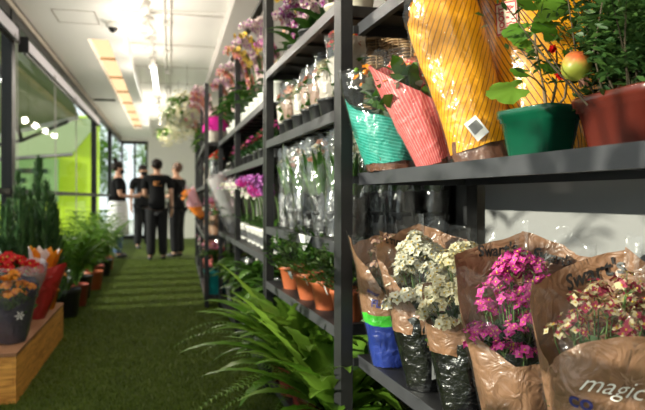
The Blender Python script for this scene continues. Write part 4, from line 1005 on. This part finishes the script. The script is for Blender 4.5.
# ---------------- rack C: lilac orchids in white pots, dark shelf, top shelf orchids
P = [orchid(81,'f_lilac',hgt=.46,n=3,nb=10,br=.032,broad=False), orchid(82,'f_magenta',hgt=.45,n=3,nb=10,broad=False), orchid(83,'f_white',hgt=.44,n=3,nb=9,broad=False)]
row(RC, .75, P, [(.14,.11,0,1,'lilac orchid in white pot'),(.34,.11,0,1.02,'lilac orchid in white pot'),(.54,.11,1,1.03,'magenta orchid in white pot'),(.74,.11,0,1,'lilac orchid in white pot'),(.95,.11,1,1,'magenta orchid in white pot'),(1.16,.11,2,1,'white orchid in white pot'),(1.5,.11,2,1,'white orchid in white pot'),(1.74,.11,2,1.03,'white orchid in white pot')],
    '', 'in the row from the camera', 'orchids in white pots', seed=7)
P = [sleeved(84,'f_wine',None,film=None,rt=.08,fz=(.16,.22),foliage='leaf_d',H=.2), sleeved(85,'f_magenta',None,film=None,rt=.08,fz=(.16,.22),foliage='leaf_d',H=.2)]
row(RC, 1.30, P, [(.16+.26*i,.12,k,.95,('wine red' if k == 0 else 'deep pink')+' flowering pot') for i, k in enumerate([1,0,0,0,1,0,0,1,0])], '', 'from the camera on the dark middle shelf of the third rack', 'dark flowering pots on the third rack', seed=8)
P = [orchid(86,'f_blush',hgt=.50,n=5,nb=13,br=.032,q0=.2), orchid(87,'f_pink',hgt=.36,n=4), orchid(88,'f_yellow',hgt=.5,n=3,br=.026), orchid(89,'f_salmon',hgt=.54,n=5,nb=13,br=.032,q0=.2), potted(90,'broad',leafm='leaf',pot_m='pot_white',R=.2,hgt=.34,L=.19,Wd=.10,n=20)]
nm = ['blush orchid','pink orchid','yellow orchid','salmon orchid','broad leaved green plant']
row(RC, 1.61, P, [(.13+.205*i,.11,k,1.05,nm[k]) for i, k in enumerate([1,0,2,0,2,3,4,0,4,3,0,4])], '', 'from the camera on the third rack top shelf', 'plants on the third rack top shelf', seed=9)
for i, k in enumerate([0,3,1,0,2,3,0,1,3,0]):
    o = copy_tree(P[k]); p, rz = face(RC, .22+.25*i, .32, 1.61); placed(o, p, rz+i*1.1, '%s, %s in the back row of the third rack top shelf' % (nm[k], ORD[i] if i < 9 else 'farthest'), 'plants in the back row of the third rack top shelf', 1.15)
# wine and white bouquet in rose film at the end of the third rack
t = sleeved(91,'f_wine',None,film='film_rose',H=.56,rb=.05,rt=.16,n=12,fz=(.40,.52),per=9,br=.018,name='wrapped_bouquet',cat='wrapped bouquet',ph=.12)
p, rz = face(RC, 2.2, .10, .75); placed(t, p, rz, 'wine flowers in a rose film cone tilting out of the third rack', None, 1.0, (.26,.0))
# ---------------- rack D
P = [orchid(101,'f_salmon',hgt=.56,n=6,nb=15,q0=.2), orchid(102,'f_blush',hgt=.56,n=6,nb=15,q0=.2), orchid(103,'f_white',hgt=.5,n=3,nb=10), potted(104,'broad',leafm='leaf_b',pot_m='pot_white',R=.2,hgt=.4,L=.2,Wd=.08,n=24)]
nm = ['salmon orchid','blush orchid','white orchid','bright green leafy plant']
row(RD, 1.62, P, [(.46+.30*i,.11,k,1.1,nm[k]) for i, k in enumerate([1,0,0,1,0,3,2,1,0,2,3,0])], '', 'from the camera on the farthest rack top shelf', 'plants on the farthest rack top shelf', seed=10)
for i, k in enumerate([0,1,3,0,1,0,2,3,0,1]):
    o = copy_tree(P[k]); p, rz = face(RD, .30+.38*i, .32, 1.62); placed(o, p, rz+i*1.3, '%s, %s in the back row of the farthest rack top shelf' % (nm[k], ORD[i] if i < 9 else 'farthest'), 'plants in the back row of the farthest rack top shelf', 1.15)
t = thing('wrapped_bouquet', 'round magenta topped bouquet with white lower wrap, standing high on the farthest rack', 'wrapped bouquet', RD.P(.20,.12,1.62), RD.face)
mb = MB(); mb.lathe([(.001,0),(.05,0),(.07,.05),(.12,.13),(.115,.14),(.001,.14)], 18); mb.build('lower_wrap', 'white_p', t)
mb = MB(); r9 = random.Random(9)
for i in range(360):
    d = Vector((r9.gauss(0,1), r9.gauss(0,1), abs(r9.gauss(0,1)))).normalized(); mb.bloom(Vector((0,0,.13))+Vector((d.x*.125,d.y*.125,d.z*.14)), d, .026, 6, 0, .2)
mb.build('flowers', petals('hot magenta', (0.85,0.01,0.42), (0.95,0.04,0.55)), t)
P = [sleeved(111,'f_red',None,film='film_dark',H=.24,rt=.09,fz=(.24,.30),n=9), sleeved(112,'f_white','white_p',H=.3,rt=.11,fz=(.22,.30),br=.02), sleeved(113,'f_red','purple_p',H=.26,rt=.1,fz=(.2,.28),br=.018)]
row(RD, 1.20, P, [(.16+.335*i,.12,k,1.05,['red flowers in black film','white flowers in white paper','red flowers in dark purple paper'][k]) for i, k in enumerate([0,1,0,2,1,1,0,1,2,1,0,1])], '', 'from the camera on the farthest rack third shelf', 'wrapped flowers on the farthest rack third shelf', seed=11)
P = [sleeved(121,'f_white','white_p',H=.3,rt=.12,fz=(.22,.32),br=.022), sleeved(122,'f_pink','pink',H=.34,rt=.12,fz=(.26,.35),br=.02), sleeved(123,'f_wine','kraft',H=.3,rt=.11,fz=(.2,.3))]
row(RD, .70, P, [(.16+.335*i,.12,k,1.05,['white flowers in white paper','pink flowers in coral paper','wine flowers in kraft paper'][k]) for i, k in enumerate([2,2,1,0,1,2,0,1,0,0,1,0])], '', 'from the camera on the farthest rack second shelf', 'wrapped flowers on the farthest rack second shelf', seed=12)
t = sleeved(124,'f_orange','pinkwhite',film='film',H=.5,rb=.05,rt=.17,n=12,fz=(.36,.46),br=.02,name='wrapped_bouquet',cat='wrapped bouquet')
p, rz = face(RD, 1.35, .02, .84); placed(t, p, rz, 'bright orange and pink bouquet cone tilting out of the farthest rack', None, .8, (.55,.12)); 
P = [sleeved(131,'f_salmon','orange_p',H=.42,rt=.13,fz=(.34,.42),br=.02), sleeved(132,'f_pink','pink',H=.42,rt=.13,fz=(.34,.42),br=.02), sleeved(133,'f_white',None,film='film_soft',H=.4,rt=.12,fz=(.3,.4),br=.022), potted(134,'broad',leafm='leaf',pot_m='pot_teal',pr=(.09,.115),ph=.22,R=.2,hgt=.46,L=.16,Wd=.06,n=34)]
nm = ['salmon flowers in orange paper','pink flowers in coral paper','white flowers in frosted film','leafy plant in teal pot']
row(RD, .12, P, [(.15+.33*i,.12,k,1.1,nm[k]) for i, k in enumerate([3,1,0,1,2,0,1,2,2,1,2])], '', 'from the camera along the foot of the farthest rack', 'plants along the foot of the farthest rack', seed=13)
# ---------------- hanging plants near the far end
hp = thing('hanging_plant', '', 'hanging plant')
mb = MB(); mb.lathe([(.001,0),(.06,.0),(.10,.10),(.105,.11),(.095,.11),(.08,.05)], 16); mb.disc((0,0,.09), .09, 16); mb.build('pot', 'pot_white', hp)
mb = MB(); rr = random.Random(77)
for i in range(90):
    a = rr.random()*6.28; mb.leaf((math.cos(a)*.05, math.sin(a)*.05, .10), (math.cos(a), math.sin(a), rr.uniform(.1,1.3)), rr.uniform(.16,.30), .05, 1.8, 5, .3)
mb.build('foliage', 'leaf_b', hp)
mb = MB()
for i in range(120):
    d = Vector((rr.gauss(0,1), rr.gauss(0,1), rr.gauss(-.2,.8))).normalized(); mb.bloom(Vector((0,0,.08))+d*rr.uniform(.16,.26), d, .035, 5, 0, .2)
mb.build('flowers', 'f_cream', hp)
mb = MB()
for i in range(3): a = i*2.1; mb.tube([(math.cos(a)*.10, math.sin(a)*.10, .11), (0,0,.38), (0,0,.62)], .003, 4)
mb.build('cord', 'cord', hp)
for i, (x, y, z) in enumerate([(.22,8.5,2.22),(.12,9.7,2.22),(.2,10.9,2.2),(-.02,12.4,2.2)]):
    o = hp if i == 0 else copy_tree(hp); placed(o, (x, y, z), i*1.3, 'white flowering hanging plant over the aisle, %s from the camera' % (ORD[i] if i < 3 else 'farthest'), 'hanging plants over the aisle')
    o.scale = (1,1,1)
# display table of flowers before the end wall
t = thing('display_table', 'pale display table under flower pots at the far end of the aisle', 'table', (.40,14.8,0))
mb = MB(); mb.box(-.85,.85,-.25,.25,.83,.87); mb.build('tabletop', 'pot_cream', t, smooth=False)
for x in (-.8,.76):
    for y in (-.22,.18): mb = MB(); mb.box(x, x+.04, y, y+.04, 0, .83); mb.build('leg', 'frame', t, smooth=False)
P = [sleeved(141,'f_salmon','white_p',H=.34,rt=.13,fz=(.28,.38),br=.026), sleeved(142,'f_white',None,film='film_soft',H=.34,rt=.13,fz=(.28,.38),br=.026), potted(143,'broad','f_pink',leafm='leaf_b',R=.2,hgt=.5,L=.18,Wd=.07,n=40)]
for i, k in enumerate([0,1,2,0,1,2]):
    o = P[k] if i < 3 else copy_tree(P[k]); placed(o, (-.32+.29*i, 14.75, .87), i, '%s pot on the pale end table, %s from the window side' % (['peach flowered','white flowered','pink leafy'][k], ORD[i]), 'pots on the end table')
# ================================================================ LEFT: BENCH AND ITS PLANTS
def wood_mat():
    m, nt, out = _new('honey pine board'); p = nd(nt, 'ShaderNodeBsdfPrincipled', **{'Roughness': .45}); tc = nd(nt, 'ShaderNodeTexCoord'); mp = nd(nt, 'ShaderNodeMapping'); mp.inputs['Scale'].default_value = (1.2,1.2,14)
    nz = nd(nt, 'ShaderNodeTexNoise', **{'Scale': 3.0, 'Detail': 8.0, 'Distortion': 1.5}); r = nd(nt, 'ShaderNodeValToRGB')
    r.color_ramp.elements[0].position = .35; r.color_ramp.elements[0].color = (.48,.18,.03,1); r.color_ramp.elements[1].position = .62; r.color_ramp.elements[1].color = (.85,.42,.09,1)
    nt.links.new(tc.outputs['Object'], mp.inputs[0]); nt.links.new(mp.outputs[0], nz.inputs['Vector']); nt.links.new(nz.outputs['Fac'], r.inputs['Fac']); nt.links.new(r.outputs['Color'], p.inputs['Base Color']); nt.links.new(p.outputs[0], out.inputs[0]); return m
M['pine'] = wood_mat(); M['bench_top'] = plain('worn bench top', (0.42,0.20,0.10), .55, c2=(0.34,0.15,0.07), scale=5, stretch=(6,1,6))
t = thing('display_bench', 'low honey coloured wooden display bench on the turf beside the windows', 'bench', (-.775,3.54,0), .012)
mb = MB(); mb.box(-.425,0,0,1.62,.247,.265); mb.box(-.425,-.001,-.003,.0,.249,.264); mb.build('top', 'bench_top', t, smooth=False)
mb = MB(); mb.box(-.018,-.003,.004,1.615,0,.246); mb.build('side_board', 'pine', t, smooth=False)
mb = MB(); mb.box(-.42,-.019,.004,.02,0,.246); mb.build('front_board', 'pine', t, smooth=False)
mb = MB(); mb.box(-.42,-.019,1.60,1.615,0,.246); mb.build('end_board', 'frame', t, smooth=False)
def at(o, x, y, z, rz, lab, grp=None, sc=1, tilt=(0,0)): return placed(o, (x,y,z), rz, lab, grp, sc, tilt)
o = sleeved(201,'f_orange','purple_p',film='film_soft',H=.30,rb=.06,rt=.13,n=18,fz=(.20,.30),br=.013,per=14,name='potted_kalanchoe'); at(o, -.865, 3.82, .265, 0, 'orange kalanchoe in black film sleeve at the near corner of the bench', sc=1.25)
mb = MB(); s = Sleeve(.06,.13,.30,.003,.8,.010,201)
for i in range(6):
    a = i*PI/3
    q0 = s.p(.55,.42,.010); q = [s.p(.55+math.cos(a+w)*rr/.1, .42+math.sin(a+w)*rr/.30, .010) for w, rr in ((-.35,.014),(0,.024),(.35,.014))]
    mb.add([q0]+q, [(0,1,2,3)])
mb.build('flower_print', 'tag', o)
o = sleeved(202,'f_red',None,film='film_lilac',H=.30,rb=.05,rt=.14,n=16,fz=(.24,.31),br=.026,k=8,per=9,name='potted_chrysanthemum'); at(o, -.93, 4.20, .265, 0, 'red chrysanthemum in lilac film on the bench against the window', sc=1.35)
o = thing('wrapped_bouquet', 'deep red sleeve of lilies with orange and white tissue points on the bench', 'wrapped bouquet', (-.88,4.53,.265), 0, None, (0,.14)); o.scale = (1.25,1.25,1.2); s = Sleeve(.05,.13,.33,.003,.7,.008,203)
s.sheet(MB(), [(-180,.9),(-100,1.0),(-50,.86),(0,.80),(60,.98),(120,.9),(180,.9)], na=40, nt=8, edge=.05).build('paper_sleeve', 'red_p', o)
mb = MB(); r5 = random.Random(4)
for i in range(9):
    a = i*.7; mb.leaf((math.cos(a)*.06, math.sin(a)*.05, .27), (math.cos(a)*.2, math.sin(a)*.2, 1), .13, .07, .05, 4, .5, mi=i % 2)
mb.build('tissue', ['f_orange', 'f_blush'], o); mb = MB(); mb.disc((0,0,.24), .09, 14); mb.build('flowers', 'f_orange', o)
pot(o, .035, .045, .08, 'pot_black')
o = potted(204,'herb','f_orange',leafm='leaf',pot_m='f_orange',pr=(.045,.07),ph=.12,R=.10,hgt=.26,name='potted_marigold',nfl=14,br=.014); at(o, -.87, 4.90, .265, 0, 'orange marigold in an orange pot at the far end of the bench', sc=1.2)
o2 = copy_tree(o); at(o2, -1.10, 4.68, .265, 1, 'second orange marigold, behind the first, close to the glass', sc=1.02)
o = potted(205,'conifer',leafm='leaf_c',pot_m='pot_brown',pr=(.08,.11),ph=.22,hgt=1.36,name='potted_conifer',cat='conifer'); at(o, -1.03, 5.46, 0, 0, 'tall dark conifer with a pointed top in a pot by the window')
o2 = copy_tree(o); at(o2, -1.07, 5.24, 0, 1.5, 'shorter dark conifer squeezed behind the bench end by the glass', sc=.84); o2.location = (-1.09, 5.20, 0)
o2.location = (-1.09, 5.02, .265); o2.scale = (.66,.66,.72); o2['label'] = 'shorter dark conifer standing on the far end of the bench'
G1 = potted(206,'palm',leafm='leaf_b',pot_m='pot_black',pr=(.10,.13),ph=.24,hgt=.85,L=.20,Wd=.036,n=24,name='potted_palm'); G2 = potted(207,'broad',leafm='leaf_b',pot_m='pot_red',pr=(.09,.12),ph=.22,R=.28,hgt=.78,L=.23,Wd=.075,n=110)
G3 = potted(208,'broad',leafm='leaf_b',pot_m='terracotta',pr=(.09,.12),ph=.22,R=.28,hgt=.75,L=.22,Wd=.08,n=110)
for i, (o, x, y, lab, sc) in enumerate([(G1,-.92,6.05,'palm in black pot just past the bench',1.05),(G2,-.90,6.60,'bright leafy plant in dull red pot past the first palm',1.0),(None,-.94,7.15,'second palm in black pot along the windows',1.0),(G3,-.88,7.75,'leafy plant in terracotta pot along the windows',1.0),
        (None,-.93,8.4,'second bright leafy plant in dull red pot along the windows',1.0),(None,-.9,9.1,'third palm in black pot along the windows',.95),(None,-.92,9.85,'second leafy plant in terracotta pot, near the masked woman',.9)]):
    if o is None: o = copy_tree({2:G1,4:G2,5:G1,6:G3}[i])
    at(o, x, y, 0, i*1.1, lab, 'leafy plants along the windows', sc)
# ================================================================ PEOPLE
M['skin'] = plain('skin', (0.52,0.28,0.18), .5, c2=(0.48,0.25,0.16), scale=9); M['hair'] = plain('dark hair', (0.012,0.008,0.007), .5, bump=.5, stretch=(1,1,.2), spec=.1); M['hair_b'] = plain('brown hair', (0.09,0.035,0.015), .5, bump=.5)
M['cloth_k'] = plain('black cotton', (0.010,0.010,0.011), .9, bump=.2, bscale=18, spec=.08); M['cloth_w'] = plain('white apron cotton', (0.80,0.80,0.82), .8, bump=.3, bscale=10); M['denim'] = plain('blue denim', (0.05,0.10,0.22), .8); M['trouser'] = plain('charcoal trousers', (0.018,0.018,0.020), .9, bump=.2, bscale=12, spec=.1)
M['shoe'] = plain('dark shoes', (0.03,0.028,0.03), .6)
def skin(name, chains, mat, parent, sub=2):
    """chains of (point, radius) joined where the first point of a chain repeats an earlier one"""
    vs, es, rs = [], [], []
    def idx(p, r):
        for i, q in enumerate(vs):
            if (Vector(q)-Vector(p)).length < 1e-5: return i
        vs.append(tuple(p)); rs.append(r); return len(vs)-1
    for ch in chains:
        pr = None
        for p, r in ch:
            i = idx(p, r)
            if pr is not None and pr != i: es.append((pr, i))
            pr = i
    me = bpy.data.meshes.new(name+'_cage'); me.from_pydata(vs, es, []); o = bpy.data.objects.new(name, me); COL.objects.link(o)
    md = o.modifiers.new('skin', 'SKIN'); md.use_smooth_shade = True; o.modifiers.new('sub', 'SUBSURF').levels = sub
    for i, s in enumerate(me.skin_vertices[0].data):
        r = rs[i]; s.radius = (r, r) if not isinstance(r, tuple) else r; s.use_root = (i == 0)
    dg = bpy.context.evaluated_depsgraph_get(); m2 = bpy.data.meshes.new_from_object(o.evaluated_get(dg)); m2.name = name
    bpy.data.objects.remove(o); m2.materials.clear(); m2.materials.append(M[mat]); m2.polygons.foreach_set('use_smooth', [True]*len(m2.polygons))
    o = bpy.data.objects.new(name, m2); COL.objects.link(o); o.parent = parent; return o
def person(label, loc, rz, armL, armR, legs='trouser', H=1.72, turn=0.0, mask=True, hair='hair', bun=False, apron=False, stride=.0, woman=False, logo=False, watch=False):
    t = thing('person', label, 'person', loc, rz); k = H/1.72; V = lambda x, y, z: (x*k, y*k, z*k)
    sh = .175 if woman else .205; hp_ = .085
    body = [[(V(0,0,.95),.095*k),(V(0,0,1.10),.10*k),(V(0,-.005,1.28),.13*k),(V(0,0,1.40),.10*k),(V(0,0,1.47),.052*k),(V(0,-.015,1.53),.055*k),(V(0,-.015,1.60),.085*k),(V(0,-.008,1.66),.080*k)]]
    for s, arm in ((-1,armL),(1,armR)):
        S = V(s*sh,0,1.40); E, Wr, Hd = [V(*q) for q in arm]
        body.append([(V(0,0,1.40),.10*k),(S,.062*k),(E,.040*k),(Wr,.027*k),(Hd,.034*k)])
        hd = Vector(Hd); d = (hd-Vector(Wr)).normalized(); side = d.orthogonal().normalized(); nn = d.cross(side)
        for j, (sp_, ln) in enumerate(((-.026,.062),(-.009,.075),(.009,.072),(.026,.055))):
            b = hd+side*sp_+d*.02; body.append([(Hd,.034*k),(tuple(b+d*.02),.010),(tuple(b+d*(ln*.6)-nn*.008),.009),(tuple(b+d*ln-nn*.02),.008)])
        b = hd+side*.035-d*.015; body.append([(Hd,.034*k),(tuple(b),.011),(tuple(b+side*.02+d*.03-nn*.01),.009)])
    for s in (-1,1):
        body.append([(V(0,0,.95),.095*k),(V(s*hp_,0,.86),.065*k),(V(s*(hp_+.015),-.01+s*stride*.5,.48),.055*k),(V(s*(hp_+.025),.02+s*stride,.09),.038*k),(V(s*(hp_+.03),-.05+s*stride,.04),.036*k)])
    skin('body', body, 'skin', t)
    tee = [[(V(0,0,.84),.165*k),(V(0,0,.94),.160*k),(V(0,0,1.10),.145*k),(V(0,-.005,1.28),.170*k),(V(0,0,1.385),.125*k),(V(0,0,1.435),.065*k)]]
    for s, arm in ((-1,armL),(1,armR)):
        S = Vector(V(s*sh,0,1.39)); E = Vector(V(*arm[0])); tee.append([(V(0,0,1.385),.115*k),(tuple(S),.078*k),(tuple(S.lerp(E,.72)),.064*k)])
    sh_ = skin('shirt', tee, 'cloth_k', t)
    if logo:
        q = lambda x, z: Vector((x*k, .0, z*k))
        mb = MB()
        for x, z, w_, h_ in ((.02,1.335,.10,.018),(.04,1.30,.06,.03),(-.01,1.275,.14,.008)): mb.box((x-w_/2)*k, (x+w_/2)*k, .150*k, .158*k, (z-h_/2)*k, (z+h_/2)*k)
        mb.build('shirt_print', plain('orange shirt print', (0.45,0.16,0.03), .6), t)
    leg = []
    for s in (-1,1):
        leg.append([(V(0,0,.97),.150*k),(V(s*hp_,0,.84),.120*k),(V(s*(hp_+.010),-.01+s*stride*.5,.48),.090*k),(V(s*(hp_+.02),.02+s*stride,.07),.082*k)])
    skin('trousers', leg, legs, t)
    for s in (-1,1):
        mb = MB(); mb.ball(V(s*(hp_+.03),-.05+s*stride,.045), .055*k, 10, 6, sc=(.8,2.1,.75)); mb.build('shoe', 'shoe' if not apron else 'shoe', t)
    mb = MB(); R = Matrix.Rotation(turn, 3, 'Z')
    mb.ball(V(0,.012,1.645), .103*k, 14, 9, sc=(.92,1.0,.95))
    if bun: mb.ball(V(0,.05,1.76), .045*k, 10, 7)
    mb.build('hair', hair, t)
    mb = MB(); mb.ball(V(0,-.088,1.585), .016*k, 6, 5, sc=(.7,1,1.4))
    for s in (-1,1): mb.ball(V(s*.084,-.005,1.60), .022*k, 6, 5, sc=(.4,.8,1.3))
    mb.build('nose_and_ears', 'skin', t)
    mb = MB()
    for s in (-1,1): mb.ball(V(s*.031,-.086,1.612), .010*k, 6, 5)
    mb.build('eyes', 'ink', t)
    if mask: mb = MB(); mb.ball(V(0,-.052,1.555), .062*k, 12, 8, sc=(1.05,.95,.95)); mb.build('face_mask', 'cloth_k', t)
    if apron:
        mb = MB(); mb.lathe([(.172*k,1.02*k),(.190*k,.90*k),(.205*k,.62*k),(.215*k,.42*k),(.205*k,.42*k),(.17*k,.88*k),(.145*k,1.02*k)], 24, sy=.9); mb.build('apron', 'cloth_w', t)
    if watch: wr = Vector(V(*armL[1])) if watch < 0 else Vector(V(*armR[1])); mb = MB(); mb.lathe([(.034,-.012),(.036,0),(.034,.012),(.030,.012),(.030,-.012)], 12, c=tuple(wr)); mb.build('wristwatch', 'ink', t)
    return t
Xp = lambda px, z: ((px-170)*z*.9717/627.0)
def pp(px, z): x = Xp(px, z); return (x, (z-x*.2363)/.9717, 0)
dn = lambda s: [(s*.235,.02,1.13),(s*.25,-.02,.90),(s*.25,-.04,.82)]
fw = lambda s: [(s*.20,-.02,1.12),(s*.13,-.26,1.10),(s*.09,-.33,1.12)]
person('woman in black shirt, face mask and white apron, hair in a bun', pp(118,11.2), PI/2+.15, fw(-1), fw(1), legs='denim', H=1.71, bun=True, apron=True, woman=True)
person('person seen from behind in black shirt with orange back print and wristwatch', pp(157,10.8), PI+.10, dn(-1), [(.20,-.02,1.12),(.12,-.25,1.08),(.08,-.31,1.08)], H=1.73, mask=False, logo=True, watch=-1, stride=.03)
bpy.context.view_layer.update()
person('masked person in black half hidden behind the one with orange back print', pp(143,13.2), .35, dn(-1), dn(1), H=1.76)
person('brown haired person in black reaching towards the farthest rack', pp(177,11.4), -PI/2-.5, fw(-1), fw(1), H=1.70, mask=False, hair='hair_b', woman=True)
